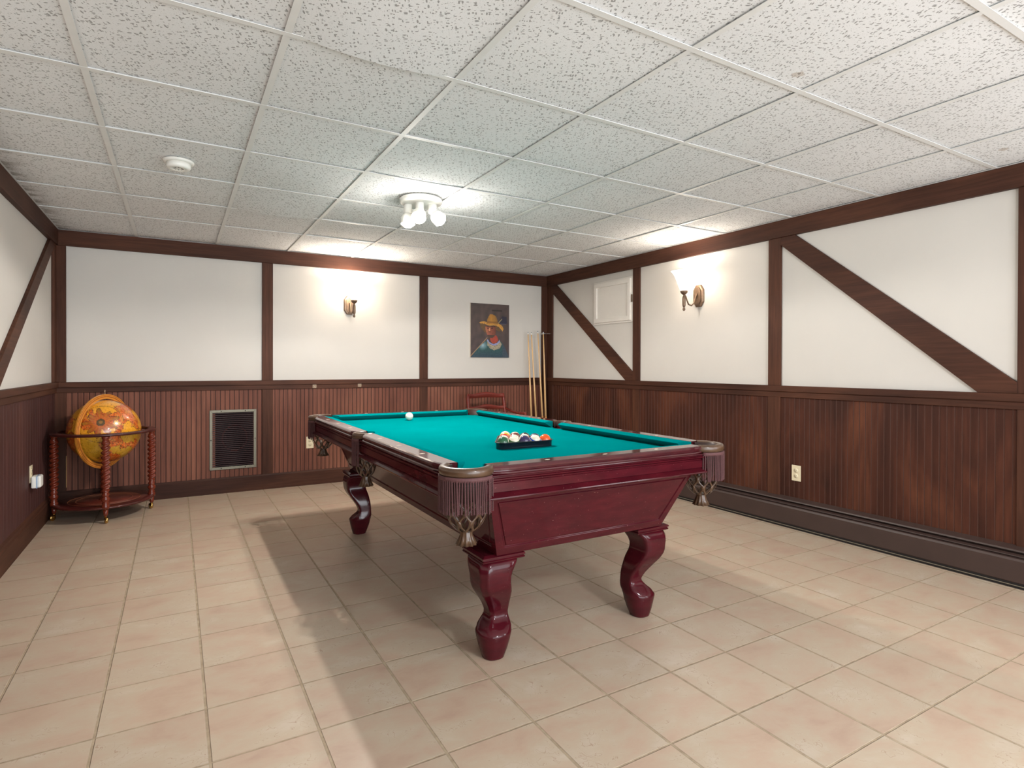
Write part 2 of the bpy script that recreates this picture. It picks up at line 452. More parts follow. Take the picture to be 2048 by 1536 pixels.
# beadboard wainscot (grooved profile)
def beadboard(u0, u1, z0, z1, pitch, groove, P, holes=()):
    bm = BM()
    us = []
    k = 0
    while u0 + k * pitch < u1 - 1e-6:
        a = u0 + k * pitch; b = min(a + pitch, u1)
        us += [(a, 0.0), (a + 0.0015, groove), (a + 0.0045, groove), (a + 0.006, 0.0)]
        if b >= u1 - 1e-6: us.append((u1, 0.0))
        k += 1
    cuts = sorted({z0, z1} | {h[2] for h in holes} | {h[3] for h in holes})
    for (a, ga), (b, gb) in zip(us[:-1], us[1:]):
        if b - a < 1e-6: continue
        for c, d in zip(cuts[:-1], cuts[1:]):
            if any(a >= h[0] - 1e-6 and b <= h[1] + 1e-6 and c >= h[2] - 1e-6 and d <= h[3] + 1e-6 for h in holes): continue
            f = bm.faces.new([bm.verts.new(P(a, ga, c)), bm.verts.new(P(b, gb, c)), bm.verts.new(P(b, gb, d)), bm.verts.new(P(a, ga, d))])
            if b - a < 0.004: f.material_index = 1
    return bm
tn = [0]
def trim(bm, mat, label, bevel=0.002):
    tn[0] += 1
    return struct('trim_%d' % tn[0], bm, mat, label, bevel, cat='trim')
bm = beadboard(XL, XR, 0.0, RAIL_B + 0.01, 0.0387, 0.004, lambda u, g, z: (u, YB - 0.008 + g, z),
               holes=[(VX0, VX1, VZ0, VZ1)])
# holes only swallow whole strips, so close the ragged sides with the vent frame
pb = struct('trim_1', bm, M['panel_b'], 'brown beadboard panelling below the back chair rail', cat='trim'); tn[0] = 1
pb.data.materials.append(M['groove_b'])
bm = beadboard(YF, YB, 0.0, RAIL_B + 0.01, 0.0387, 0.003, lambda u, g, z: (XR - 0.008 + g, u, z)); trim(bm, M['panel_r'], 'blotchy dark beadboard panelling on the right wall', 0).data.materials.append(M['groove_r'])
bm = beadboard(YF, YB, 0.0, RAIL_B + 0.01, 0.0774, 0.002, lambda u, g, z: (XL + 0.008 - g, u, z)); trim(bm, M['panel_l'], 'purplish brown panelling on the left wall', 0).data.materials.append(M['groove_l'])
# horizontal boards
def hb_back(z0, z1, th, label): bm = BM(); box(bm, XL, XR, YB - th, YB, z0, z1); trim(bm, M['trim_x'], label)
def hb_side(x, s, z0, z1, th, label): bm = BM(); box(bm, min(x, x + s * th), max(x, x + s * th), YF, YB - 0.02, z0, z1); trim(bm, M['trim_y'], label)
hb_back(2.134, ZC - 0.003, 0.032, 'dark beam along the top of the back wall')
hb_side(XR, -1, 2.134, ZC - 0.003, 0.034, 'dark beam along the top of the right wall')
hb_side(XL, 1, 2.134, ZC - 0.003, 0.034, 'dark beam along the top of the left wall')
hb_back(RAIL_M, RAIL_T, 0.036, 'chair rail cap on the back wall')
hb_back(RAIL_B, RAIL_M, 0.022, 'flat board below the back chair rail')
hb_side(XR, -1, RAIL_M, RAIL_T, 0.036, 'chair rail cap on the right wall')
hb_side(XR, -1, RAIL_B, RAIL_M, 0.022, 'flat board below the right chair rail')
hb_side(XL, 1, RAIL_M, RAIL_T, 0.036, 'chair rail cap on the left wall')
hb_side(XL, 1, RAIL_B, RAIL_M, 0.022, 'flat board below the left chair rail')
# posts
for (a, b, n_) in ((XL, -0.775, 'left corner'), (0.697, 0.791, 'left of the lit wall lamp'), (2.266, 2.358, 'between wall lamp and portrait'), (3.832, XR, 'right corner')):
    bm = BM(); box(bm, a, b, YB - 0.021, YB, RAIL_T, 2.134); trim(bm, M['trim_z'], 'vertical post on the back wall, ' + n_)
    bm = BM(); box(bm, a, b, YB - 0.016, YB, 0.14, RAIL_B); trim(bm, M['trim_z'], 'short post below the back chair rail, ' + n_)
for (a, b, n_) in ((5.76, 5.868, 'at the far corner'), (4.2495, 4.3425, 'right of the white hatch'), (2.7266, 2.828, 'right of the wall lamp'), (1.223, 1.317, 'at the picture edge'), (-0.35, -0.25, 'behind the viewer')):
    bm = BM(); box(bm, XR - 0.021, XR, a, b, RAIL_T, 2.134); trim(bm, M['trim_z'], 'vertical post on the right wall, ' + n_)
    bm = BM(); box(bm, XR - 0.019, XR, a, b, 0.2, RAIL_B); trim(bm, M['trim_z'], 'short post below the right chair rail, ' + n_)
for (a, b) in ((5.785, 5.868), (2.6, 2.7)):
    bm = BM(); box(bm, XL, XL + 0.021, a, b, RAIL_T, 2.134); trim(bm, M['trim_z'], 'vertical post on the left wall')
# diagonal braces
def brace(x, s, pts, label):
    bm = BM(); prism(bm, pts, x, x + s * 0.0205, 'x')
    tn[0] += 1
    o = obj('trim_%d' % tn[0], bm, M['trim_y'], None, 0.002); o['kind'] = 'structure'; o['label'] = label; o['category'] = 'trim'
brace(XR, -1, [(5.76, 2.134), (5.679, 2.134), (4.3425, 1.1073), (4.3425, 1.028), (4.452, 1.028), (5.76, 2.045)], 'diagonal brace beside the cue rack corner')
brace(XR, -1, [(2.7266, 2.134), (2.612, 2.134), (1.317, 1.088), (1.317, 1.028), (1.495, 1.028), (2.7266, 2.078)], 'long diagonal brace on the right wall')
brace(XL, 1, [(5.785, 2.134), (5.625, 2.134), (3.908, 1.028), (4.124, 1.028), (5.785, 2.105)], 'diagonal brace on the left wall')
# baseboards
bm = BM(); prism(bm, [(YB, 0), (YB - 0.024, 0), (YB - 0.024, 0.13), (YB - 0.018, 0.143), (YB, 0.143)], XL, XR, 'x')
struct('baseboard_back', bm, M['trim_x'], 'plain dark baseboard under the beadboard', cat='baseboard')
bm = BM(); prism(bm, [(XL, 0), (XL + 0.024, 0), (XL + 0.024, 0.125), (XL + 0.018, 0.135), (XL + 0.018, 0.15), (XL + 0.008, 0.165), (XL, 0.165)], YF, YB - 0.02, 'y')
struct('baseboard_left', bm, M['trim_y'], 'moulded baseboard along the left wall', cat='baseboard')
bm = BM(); box(bm, -0.7755, -0.7725, YB - 0.0245, YB - 0.010, 0.172, 0.428); trim(bm, M['pale_wood'], 'pale sliver of bare wood behind the globe', 0)

# ------------------------------------------------------------------ baseboard heater
t = thing('baseboard_heater', 'long brown metal baseboard heater along the right wall', 'heater', (XR - 0.009, 2.0, 0))
Y0, Y1 = -3.2, 3.72
bm = BM(); box(bm, -0.006, 0, Y0, Y1, 0.012, 0.205); obj('back_panel', bm, M['heater'], t)
bm = BM(); prism(bm, [(-0.078, 0.034), (-0.081, 0.030), (-0.084, 0.034), (-0.084, 0.146), (-0.078, 0.157), (-0.064, 0.160), (-0.064, 0.155), (-0.078, 0.150)], Y0, Y1, 'y')
obj('front_cover', bm, M['heater'], t)
bm = BM(); prism(bm, [(0, 0.212), (-0.046, 0.196), (-0.050, 0.188), (-0.046, 0.189), (-0.043, 0.192), (0, 0.206)], Y0, Y1, 'y')
obj('top_cap', bm, M['heater'], t)
bm = BM(); prism(bm, [(-0.044, 0.176), (-0.069, 0.170), (-0.070, 0.167), (-0.044, 0.172)], Y0, Y1, 'y')
obj('louvre', bm, M['heater'], t)
bm = BM(); box(bm, -0.06, -0.008, Y0, Y1, 0.045, 0.145); obj('heating_element', bm, M['heater_fin'], t)
bm = BM(); box(bm, -0.079, -0.001, Y0, Y1, 0.001, 0.030); obj('base_channel', bm, M['dark'], t)
bm = BM(); box(bm, -0.085, -0.0825, Y0, Y1, 0.0145, 0.0185); obj('edge_strip', bm, M['alu'], t)

# ------------------------------------------------------------------ outlets
def outlet(name, label, loc, rotz):
    t = thing(name, label, 'outlet', loc, rotz, 'wall outlets')
    bm = BM(); box(bm, -0.035, 0.035, -0.006, 0, -0.057, 0.057); obj('cover_plate', bm, M['ivory_pl'], t, 0.002)
    for s in (-1, 1):
        bm = BM(); lathe(bm, [(0.0, 0.0), (0.0165, 0.0), (0.0165, -0.0025), (0.0, -0.0025)], 20, (0, -0.006, s * 0.0195), 'y', cap=False)
        r = obj('socket', bm, M['ivory_pl'], t)
        bm = BM()
        box(bm, -0.0075, -0.005, -0.0092, -0.0084, s * 0.0195 - 0.001, s * 0.0195 + 0.008); box(bm, 0.005, 0.0075, -0.0092, -0.0084, s * 0.0195, s * 0.0195 + 0.007)
        box(bm, -0.002, 0.002, -0.0092, -0.0084, s * 0.0195 - 0.009, s * 0.0195 - 0.005)
        obj('slots', bm, M['dark'], r)
    return t
outlet('wall_outlet', 'ivory outlet on the back wall beside the far left table pocket', (1.13, YB - 0.0085, 0.415), 0)
outlet('wall_outlet', 'ivory outlet on the right wall above the heater', (XR - 0.0085, 2.597, 0.392), PI / 2 * -1)
outlet('wall_outlet', 'ivory outlet on the left wall behind a white adapter', (XL + 0.0085, 4.975, 0.435), PI / 2)
t = thing('plug_adapter', 'white plug-in adapter with blue edge on the left wall beside the globe', 'adapter', (XL + 0.018, 4.975, 0.382))
bm = BM(); box(bm, 0.0, 0.030, -0.045, 0.045, -0.04, 0.04); obj('housing', bm, M['white_pl'], t, 0.008)
bm = BM(); box(bm, 0.0305, 0.052, -0.040, 0.045, -0.038, 0.04); obj('front_block', bm, M['white_pl'], t, 0.008)
bm = BM(); box(bm, 0.028, 0.033, -0.0455, 0.0455, -0.0405, 0.0405); obj('seam_band', bm, M['blue_pl'], t)

# ------------------------------------------------------------------ vent grille
t = thing('return_vent_grille', 'square metal return air grille with louvres low on the back wall', 'vent', (0.4525, YB - 0.0085, 0.488))
bm = BM()
W, H, B = 0.195, 0.272, 0.024
pts_o = [(-W, -H), (W, -H), (W, H), (-W, H)]; pts_i = [(-W + B, -H + B), (W - B, -H + B), (W - B, H - B), (-W + B, H - B)]
for i in range(4):
    j = (i + 1) % 4
    q = [pts_o[i], pts_o[j], pts_i[j], pts_i[i]]
    prism(bm, q, -0.010, 0.0, 'y')
obj('frame', bm, M['vent_metal'], t, 0.0015)
bm = BM()
nsl = 28
for i in range(nsl):
    z = -H + B + (i + 0.5) * (2 * H - 2 * B) / nsl
    bm.faces.new([bm.verts.new(p) for p in ((-W + B, -0.006, z + 0.002), (W - B, -0.006, z + 0.002), (W - B, 0.010, z + 0.009), (-W + B, 0.010, z + 0.009))])
    box(bm, -W + B, W - B, -0.007, -0.0055, z - 0.001, z + 0.0025)
obj('slats', bm, M['slat'], t)
for (x, z) in ((-0.10, H - B / 2), (0.10, H - B / 2), (-W + B / 2, 0.0), (W - B / 2, 0.0), (-0.1, -H + B / 2), (0.1, -H + B / 2)):
    bm = BM(); lathe(bm, [(0.0, -0.0125), (0.0045, -0.0115), (0.0045, -0.010)], 10, (x, 0, z), 'y'); obj('screw', bm, M['dark'], t)
bm = BM()
y0, y1 = 0.016, 0.25
a, b, c, d = VX0 - 0.4525, VX1 - 0.4525, VZ0 - 0.488, VZ1 - 0.488
V = [bm.verts.new(p) for p in ((a, y0, c), (b, y0, c), (b, y0, d), (a, y0, d), (a, y1, c), (b, y1, c), (b, y1, d), (a, y1, d))]
for f in ((4, 5, 6, 7), (0, 1, 5, 4), (1, 2, 6, 5), (2, 3, 7, 6), (3, 0, 4, 7)): bm.faces.new([V[i] for i in f])
obj('duct_box', bm, M['dark'], t)
bm = BM(); tube(bm, [(0.02 + 0.105 * math.cos(x), 0.10, 0.0 + 0.115 * math.sin(x)) for x in [i * 2 * PI / 40 for i in range(41)]], 0.007, 8, cap=False)
obj('blower_ring', bm, M['red_metal'], t)

# ------------------------------------------------------------------ access hatch on the right wall
t = thing('access_hatch', 'small white panelled hatch high on the right wall beside the corner', 'hatch', (XR, 4.655, 1.838))
bm = BM(); box(bm, -0.016, 0, -0.305, 0.305, -0.228, 0.228); fr = obj('frame', bm, M['white_frame'], t, 0.003)
bm = BM()
for q in (((-0.285, -0.208), (0.285, -0.208), (0.285, -0.165), (-0.285, -0.165)), ((-0.285, 0.165), (0.285, 0.165), (0.285, 0.208), (-0.285, 0.208)),
          ((-0.285, -0.165), (-0.245, -0.165), (-0.245, 0.165), (-0.285, 0.165)), ((0.245, -0.165), (0.285, -0.165), (0.285, 0.165), (0.245, 0.165))):
    prism(bm, list(q), -0.034, -0.016, 'x')
d = obj('door', bm, M['white_frame'], t, 0.002)
bm = BM(); box(bm, -0.019, -0.0158, -0.246, 0.246, -0.166, 0.166); obj('panel', bm, M['white_frame'], d)
bm = BM(); box(bm, -0.026, -0.012, -0.303, -0.292, -0.03, 0.045); obj('hinge', bm, M['bronze'], t, 0.001)

# ------------------------------------------------------------------ portrait painting (procedural vertex colours)
def inpoly(x, y, p):
    c = False; j = len(p) - 1
    for i in range(len(p)):
        if (p[i][1] > y) != (p[j][1] > y) and x < (p[j][0] - p[i][0]) * (y - p[i][1]) / (p[j][1] - p[i][1]) + p[i][0]: c = not c
        j = i
    return c
HATC = [(585, 640), (598, 560), (632, 470), (665, 435), (705, 428), (765, 448), (805, 500), (830, 570), (838, 645)]
BRIM = [(425, 630), (455, 600), (520, 590), (600, 605), (700, 615), (840, 622), (910, 655), (950, 705), (962, 750), (940, 800), (915, 760), (870, 710), (800, 675), (730, 668), (660, 682), (600, 670), (540, 645), (480, 640)]
UNDER = [(425, 630), (480, 640), (545, 650), (570, 700), (575, 850), (520, 800), (460, 720)]
UNDER2 = [(780, 672), (870, 710), (920, 765), (890, 800), (830, 790), (790, 740)]
FACE = [(560, 680), (660, 690), (780, 680), (792, 780), (785, 860), (745, 920), (700, 950), (650, 945), (612, 905), (585, 840), (560, 770)]
NECK = [(655, 945), (720, 945), (790, 880), (830, 930), (845, 1000), (790, 1060), (720, 1065), (670, 1010)]
SHIRT = [(232, 1400), (330, 1240), (430, 1130), (520, 1060), (600, 985), (660, 1050), (740, 1090), (820, 1060), (875, 1000), (950, 1070), (1010, 1180), (1060, 1300), (1095, 1400)]
NECKL = [(600, 985), (660, 1050), (740, 1090), (820, 1060), (880, 1005), (925, 1080), (880, 1170), (760, 1215), (660, 1180), (600, 1100)]
COLLAR = [(605, 975), (660, 1045), (740, 1080), (820, 1050), (870, 985), (885, 1020), (830, 1085), (740, 1115), (655, 1080), (600, 1010)]
def paint_at(u, v):
    x = 240 + 850 * u; y = 205 + 1170 * v
    n = noise.noise(Vector((x / 90, y / 140, 3))); n2 = noise.noise(Vector((x / 25, y / 25, 9)))
    jx = x + 10 * n2; jy = y + 10 * noise.noise(Vector((x / 25, y / 25, 2)))
    c = (76 + 16 * n - 14 * max(0, v - .5), 63 + 12 * n - 10 * max(0, v - .5), 60 + 10 * n)
    if abs(y - 345) < 16 and 700 < x < 930: c = (48, 40, 38)
    if inpoly(jx, jy, [(860, 560), (930, 465), (1030, 470), (1050, 620), (900, 635)]): c = (42, 40, 58)
    if abs((y - 630) - 0.02 * (x - 900)) < 5 and 900 < x < 1020: c = (84, 92, 130)
    d = abs((x - 860) * 0.75 + (y - 600) * 0.66) ; 
    if d < 7 and 850 < x < 930 and y < 620: c = (150, 136, 96)
    if inpoly(jx, jy, SHIRT):
        k = max(0, 1 - math.hypot(x - 500, y - 1110) / 120)
        c = (40 + 110 * k, 78 + 100 * k - 20 * max(0, v - .85) * 5, 80 + 110 * k)
        if x > 940: c = (58, 72, 86)
        c = tuple(q + 12 * n2 for q in c)
    if inpoly(jx, jy, NECKL): c = (150 + 50 * n2, 140 + 45 * n2, 118 + 30 * n2)
    if inpoly(jx, jy, NECK): c = (158 + 24 * n2, 62 + 14 * n2, 46)
    if inpoly(jx, jy, COLLAR): c = (136 + 20 * n2, 142 + 20 * n2, 186)
    if inpoly(jx, jy, UNDER) or inpoly(jx, jy, UNDER2): c = (98 + 14 * n2, 74 + 10 * n2, 46)
    if inpoly(x, y, FACE):
        k = (x - 560) / 230
        c = (172 - 70 * k + 18 * n2, 102 - 50 * k + 10 * n2, 72 - 32 * k)
        if y > 880: c = (74, 56, 46)
        for ex in (618, 705):
            if math.hypot((x - ex) / 24, (y - 738) / 11) < 1: c = (48, 26, 20)
            if math.hypot((x - ex) / 34, (y - 712) / 6) < 1: c = (56, 32, 24)
        if abs(x - 650) < 13 and 730 < y < 805: c = (200, 138, 98)
        if math.hypot((x - 655) / 34, (y - 812) / 12) < 1: c = (110, 56, 40)
        if math.hypot((x - 655) / 36, (y - 868) / 11) < 1: c = (146, 74, 66)
        if y < 705: c = tuple(q * 0.6 for q in c)
    if inpoly(jx, jy, BRIM): c = (186 + 26 * n2, 134 + 22 * n2, 58)
    if inpoly(jx, jy, HATC): c = (176 - 50 * abs(x - 690) / 150 + 14 * n2, 122 - 30 * abs(x - 690) / 150 + 10 * n2, 44)
    if 600 < x < 832 and 592 < y < 618: c = (122, 80, 34)
    tt = (x - 232) / (602 - 232)
    if 0 <= tt <= 1 and abs(y - (1355 - 415 * tt)) < 14: c = (152, 124, 94)
    return sr(*[max(0, min(255, q)) for q in c])
t = thing('portrait_painting', 'unframed portrait of a man in a yellow hat on the back wall', 'painting', (3.12, YB, 1.573))
W, H, D = 0.25, 0.308, 0.022
bm = BM(); box(bm, -W, W, -D + 0.001, 0, -H, H); obj('stretched_canvas', bm, M['canvas_edge'], t, 0.001)
NX, NY = 150, 184
verts = []; faces = []; cols = []
for j in range(NY + 1):
    for i in range(NX + 1):
        u, v = i / NX, j / NY
        verts.append((-W + 2 * W * u, -D, H - 2 * H * v)); cols.append(paint_at(u, v))
for j in range(NY):
    for i in range(NX):
        a = j * (NX + 1) + i; faces.append((a, a + NX + 1, a + NX + 2, a + 1))
me = bpy.data.meshes.new('painted_image'); me.from_pydata(verts, [], faces)
ca = me.color_attributes.new('Col', 'FLOAT_COLOR', 'POINT')
for i, c in enumerate(cols): ca.data[i].color = c
me.materials.append(M['paint'])
o = bpy.data.objects.new('painted_image', me); COL.objects.link(o); o.parent = t

# ------------------------------------------------------------------ wall sconces
def sconce(name, label, loc, rotz):
    t = thing(name, label, 'wall lamp', loc, rotz, 'wall lamps')       # origin on the wall, +y into the wall, z = plate centre
    def octo(w, h, c): return [(-w + c, -h), (w - c, -h), (w, -h + c * 1.5), (w, h - c * 1.5), (w - c, h), (-w + c, h), (-w, h - c * 1.5), (-w, -h + c * 1.5)]
    bm = BM(); a, b, c_ = octo(0.056, 0.095, 0.028), octo(0.050, 0.089, 0.025), octo(0.038, 0.075, 0.02)
    loft(bm, [[(x, y, z) for x, z in p] for p, y in ((a, 0), (a, -0.010), (b, -0.018), (c_, -0.020), (c_, -0.030))], smooth=False)
    obj('back_plate', bm, M['bronze'], t)
    S = -0.185
    bm = BM(); tube(bm, [(0, -0.028, 0.02), (0, -0.045, -0.01), (0, -0.065, -0.065), (0, -0.095, -0.088), (0, -0.13, -0.080), (0, -0.150, -0.045), (0, -0.165, -0.012), (0, S + 0.006, 0.0)], 0.006, 10)
    obj('arm', bm, M['bronze'], t)
    bm = BM(); lathe(bm, [(0.001, -0.138), (0.008, -0.135), (0.012, -0.126), (0.009, -0.114), (0.005, -0.108), (0.009, -0.103), (0.0135, -0.09), (0.0145, -0.03), (0.011, -0.014), (0.007, -0.006), (0.010, 0.0), (0.018, 0.006), (0.027, 0.014), (0.031, 0.026), (0.030, 0.034), (0.026, 0.034), (0.001, 0.028)], 24, (0, S, 0))
    obj('stem', bm, M['bronze'], t)
    prof = [(0.027, 0.034), (0.037, 0.052), (0.049, 0.085), (0.061, 0.120), (0.077, 0.160), (0.094, 0.188), (0.109, 0.203)]
    bm = BM(); lathe(bm, prof + [(r - 0.003, z + 0.001) for r, z in reversed(prof)], 40, (0, S, 0), cap=False)
    obj('glass_shade', bm, M['shade'], t)
    bm = BM(); tube(bm, [(0.109 * math.cos(x), S + 0.109 * math.sin(x), 0.2035) for x in [i * 2 * PI / 40 for i in range(41)]], 0.0022, 6, cap=False)
    obj('shade_rim', bm, M['alu'], t)
    bm = BM(); lathe(bm, [(0.012, 0.030), (0.013, 0.05), (0.026, 0.075), (0.029, 0.095), (0.022, 0.115), (0.001, 0.124)], 20, (0, S, 0)); obj('bulb', bm, M['bulb'], t)
    return t
SZ = 1.780
s1 = sconce('wall_sconce', 'lit glass wall lamp on the back wall', (1.515, YB, SZ), 0)
s2 = sconce('wall_sconce', 'lit glass wall lamp on the right wall', (XR, 3.52, SZ), -PI / 2)
point_light('back_sconce_bulb_light', (1.515, YB - 0.185, SZ + 0.165), 0.03, 11, WARM)
point_light('right_sconce_bulb_light', (XR - 0.185, 3.52, SZ + 0.165), 0.03, 5, WARM)

# ------------------------------------------------------------------ ceiling spot fixture
t = thing('ceiling_spotlight', 'round white ceiling fixture with three spot heads above the table', 'ceiling light', (1.385, 3.575, ZC - 0.002))
bm = BM(); lathe(bm, [(0.001, 0), (0.132, 0), (0.138, -0.006), (0.138, -0.022), (0.130, -0.032), (0.118, -0.036), (0.001, -0.036)], 48); obj('canopy', bm, M['white_pl'], t)
bm = BM(); lathe(bm, [(0.001, -0.036), (0.012, -0.036), (0.010, -0.062), (0.006, -0.068), (0.001, -0.070)], 20); obj('centre_knob', bm, M['white_pl'], t)
heads = [((-0.073, 0.0425), (-0.05, -0.08, -1)), ((-0.025, -0.043), (-0.33, -0.60, -0.72)), ((0.066, -0.038), (0.66, -0.38, -0.66))]
for (hx, hy), dr in heads:
    bm = BM(); lathe(bm, [(0.001, -0.034), (0.026, -0.036), (0.027, -0.040), (0.027, -0.092), (0.020, -0.098), (0.001, -0.100)], 24, (hx, hy, 0)); sk = obj('lamp_socket', bm, M['white_pl'], t)
    bm = BM()
    prof = [(0.001, 0.0), (0.022, 0.002), (0.036, 0.014), (0.044, 0.032), (0.046, 0.070), (0.048, 0.074), (0.044, 0.074), (0.041, 0.034), (0.030, 0.016), (0.001, 0.010)]
    lathe(bm, prof, 28)
    dv = Vector(dr).normalized(); R = Vector((0, 0, 1)).rotation_difference(dv).to_matrix().to_4x4()
    org = Vector((hx, hy, -0.092)) + dv * 0.0
    bmesh.ops.transform(bm, matrix=Matrix.Translation(org) @ R, verts=bm.verts[:]); obj('lamp_head', bm, M['white_pl'], t)
    bm = BM(); lathe(bm, [(0.040, 0.045), (0.041, 0.062), (0.036, 0.080), (0.024, 0.092), (0.001, 0.098)], 24)
    bmesh.ops.transform(bm, matrix=Matrix.Translation(org) @ R, verts=bm.verts[:]); obj('bulb', bm, M['bulb'], t)
    p = org + dv * 0.125
    spot_light('ceiling_bulb_light', (1.385 + p.x, 3.575 + p.y, ZC + p.z), (dr[0] * 0.25, dr[1] * 0.25, -1), 0.022, 27, (1.0, 0.94, 0.88), A(172), 0.12)
    point_light('ceiling_bulb_glow', (1.385 + p.x, 3.575 + p.y, ZC + p.z - 0.004), 0.022, 2.2, (1.0, 0.93, 0.86))

# ------------------------------------------------------------------ smoke detector
t = thing('smoke_detector', 'small round white smoke detector on the ceiling near the left wall', 'smoke detector', (0.010, 3.572, ZC - 0.001))
bm = BM(); lathe(bm, [(0.001, 0), (0.073, 0), (0.075, -0.004), (0.073, -0.012), (0.060, -0.014), (0.001, -0.014)], 40); obj('mounting_base', bm, M['white_pl'], t)
bm = BM(); lathe(bm, [(0.058, -0.013), (0.058, -0.034), (0.052, -0.042), (0.034, -0.044), (0.031, -0.040), (0.001, -0.040)], 40); obj('housing', bm, M['white_pl'], t)
bm = BM()
for i in range(8):
    a = i * PI / 4; lathe(bm, [(0.001, -0.0405), (0.0035, -0.0405), (0.0035, -0.0412), (0.001, -0.0412)], 8, (0.02 * math.cos(a), 0.02 * math.sin(a), 0))
obj('sensor_holes', bm, M['dark'], t)

M['tan_pl'] = plain('yellowed_plastic', sr(168, 146, 122), 0.4)
# ------------------------------------------------------------------ rail hooks
for x, z, lb in ((1.171, 0.964, 'small pale plastic catch below the back chair rail, nearer the vent'), (1.614, 0.968, 'small pale plastic catch below the back chair rail, under the wall lamp')):
    t = thing('plastic_catch', lb, 'catch', (x, YB - 0.022, z), 0, 'plastic catches on the rail')
    bm = BM(); box(bm, -0.018, 0.018, -0.003, 0.0, -0.016, 0.018); obj('base', bm, M['tan_pl'], t, 0.001)
    bm = BM(); tube(bm, [(0.004 + 0.012 * math.cos(a), -0.008, -0.003 + 0.012 * math.sin(a)) for a in [i * 1.6 * PI / 14 - 0.4 for i in range(15)]], 0.0032, 6); obj('clip', bm, M['tan_pl'], t)

# ------------------------------------------------------------------ pool table
TX, TY = 1.4975, 3.034
tab = thing('pool_table', 'mahogany pool table with turquoise cloth and fringed leather pockets', 'pool table', (TX, TY, 0))
HW, HL, ZT, ZB = 0.6815, 1.250, 0.815, 0.774
PCX, PCY, PR = 0.600, 1.168, 0.066          # corner pocket centre and opening
SPX = 0.628                                 # side pocket centre
def arc(cx, cy, r, a0, a1, n): return [(cx + r * math.cos(a0 + (a1 - a0) * i / n), cy + r * math.sin(a0 + (a1 - a0) * i / n)) for i in range(n + 1)]
# bed: outline with pocket bites, counter clockwise from the right side pocket
def bed_outline():
    BX, BY = 0.606, 1.174
    pts = []
    q = []   # upper right quarter from side pocket to end rail centre
    a = math.acos((BX - SPX) / 0.052) if abs(BX - SPX) < 0.052 else PI / 2
    for i in range(9):
        ang = PI - (PI - a) * i / 8
        q.append((SPX + 0.052 * math.cos(ang), 0.052 * math.sin(ang)))
    q.append((BX, 1.0))
    r = 0.064
    sy = PCY - math.sqrt(r * r - (BX - PCX) ** 2); ex = PCX - math.sqrt(r * r - (BY - PCY) ** 2)
    a0 = math.atan2(sy - PCY, BX - PCX) + 2 * PI; a1 = math.atan2(BY - PCY, ex - PCX)
    for i in range(13):
        ang = a0 + (a1 - a0) * i / 12
        q.append((PCX + r * math.cos(ang), PCY + r * math.sin(ang)))
    pts = q + [(-x, y) for x, y in reversed(q)]
    low = [(-x, -y) for x, y in q[1:]] + [(x, -y) for x, y in reversed(q[1:])]
    return pts + low
bm = BM(); prism(bm, bed_outline(), ZB - 0.06, ZB)
obj('playing_surface', bm, M['felt'], tab)

def rail_section(inner, outer):
    s = 1 if outer > inner else -1
    return [(inner, ZT - 0.033), (inner, ZT - 0.002), (inner + s * 0.002, ZT), (outer - s * 0.011, ZT), (outer - s * 0.004, ZT - 0.003), (outer, ZT - 0.009), (outer - s * 0.0005, ZT - 0.015),
            (outer - s * 0.006, ZT - 0.018), (outer - s * 0.006, ZT - 0.021), (outer - s * 0.001, ZT - 0.0235), (outer + s * 0.001, ZT - 0.028), (outer - s * 0.003, ZT - 0.033)]
def rail_piece(along, sgn, t0, t1, outer, inner, c0, c1):
    """along 'y': rail runs in y on side sgn of x. c0/c1: how far the outer edge curves in at each end."""
    bm = BM(); rings = []
    N = 36
    for i in range(N + 1):
        tt = t0 + (t1 - t0) * i / N
        o = outer
        for te, c in ((t0, c0), (t1, c1)):
            d = abs(tt - te)
            if d < 0.075: o -= c * (1 - d / 0.075) ** 2.0
        sec = rail_section(sgn * inner, sgn * o)
        rings.append([(a, tt, z) if along == 'y' else (tt, a, z) for a, z in sec])
    loft(bm, rings, smooth=False)
    return obj('rail', bm, M['mahog_top'], tab)
for sg in (-1, 1):
    for a, b in ((0.062, 1.098), (-1.098, -0.062)):
        c = (0.022, 0.016) if a > 0 else (0.016, 0.022)
        rail_piece('y', sg, a, b, HW, 0.6035, *c)
    rail_piece('x', sg, -0.530, 0.530, HL, 1.172, 0.016, 0.016)
# skirts with stepped moulding
def skirt_section(o, s):
    z0 = ZT - 0.033
    prof = [(-0.003, 0), (-0.002, -0.003), (-0.014, -0.007), (-0.014, -0.012), (-0.009, -0.014), (-0.009, -0.018), (-0.019, -0.025), (-0.019, -0.029), (-0.015, -0.031), (-0.015, -0.062),
            (-0.020, -0.065), (-0.016, -0.068), (0.000, -0.079), (0.001, -0.083), (-0.004, -0.087), (-0.030, -0.091)]
    out = [(s * (o + a), z0 + b) for a, b in prof]
    return [(s * (o - 0.055), z0)] + out + [(s * (o - 0.055), z0 - 0.091)]
for sg in (-1, 1):
    bm = BM(); sec = skirt_section(HW, sg); loft(bm, [[(a, y, z) for a, z in sec] for y in (-1.128, 1.128)], smooth=False); obj('skirt', bm, M['mahog'], tab)
    bm = BM(); sec = skirt_section(HL, sg); loft(bm, [[(x, a, z) for a, z in sec] for x in (-0.560, 0.560)], smooth=False); obj('skirt', bm, M['mahog'], tab)
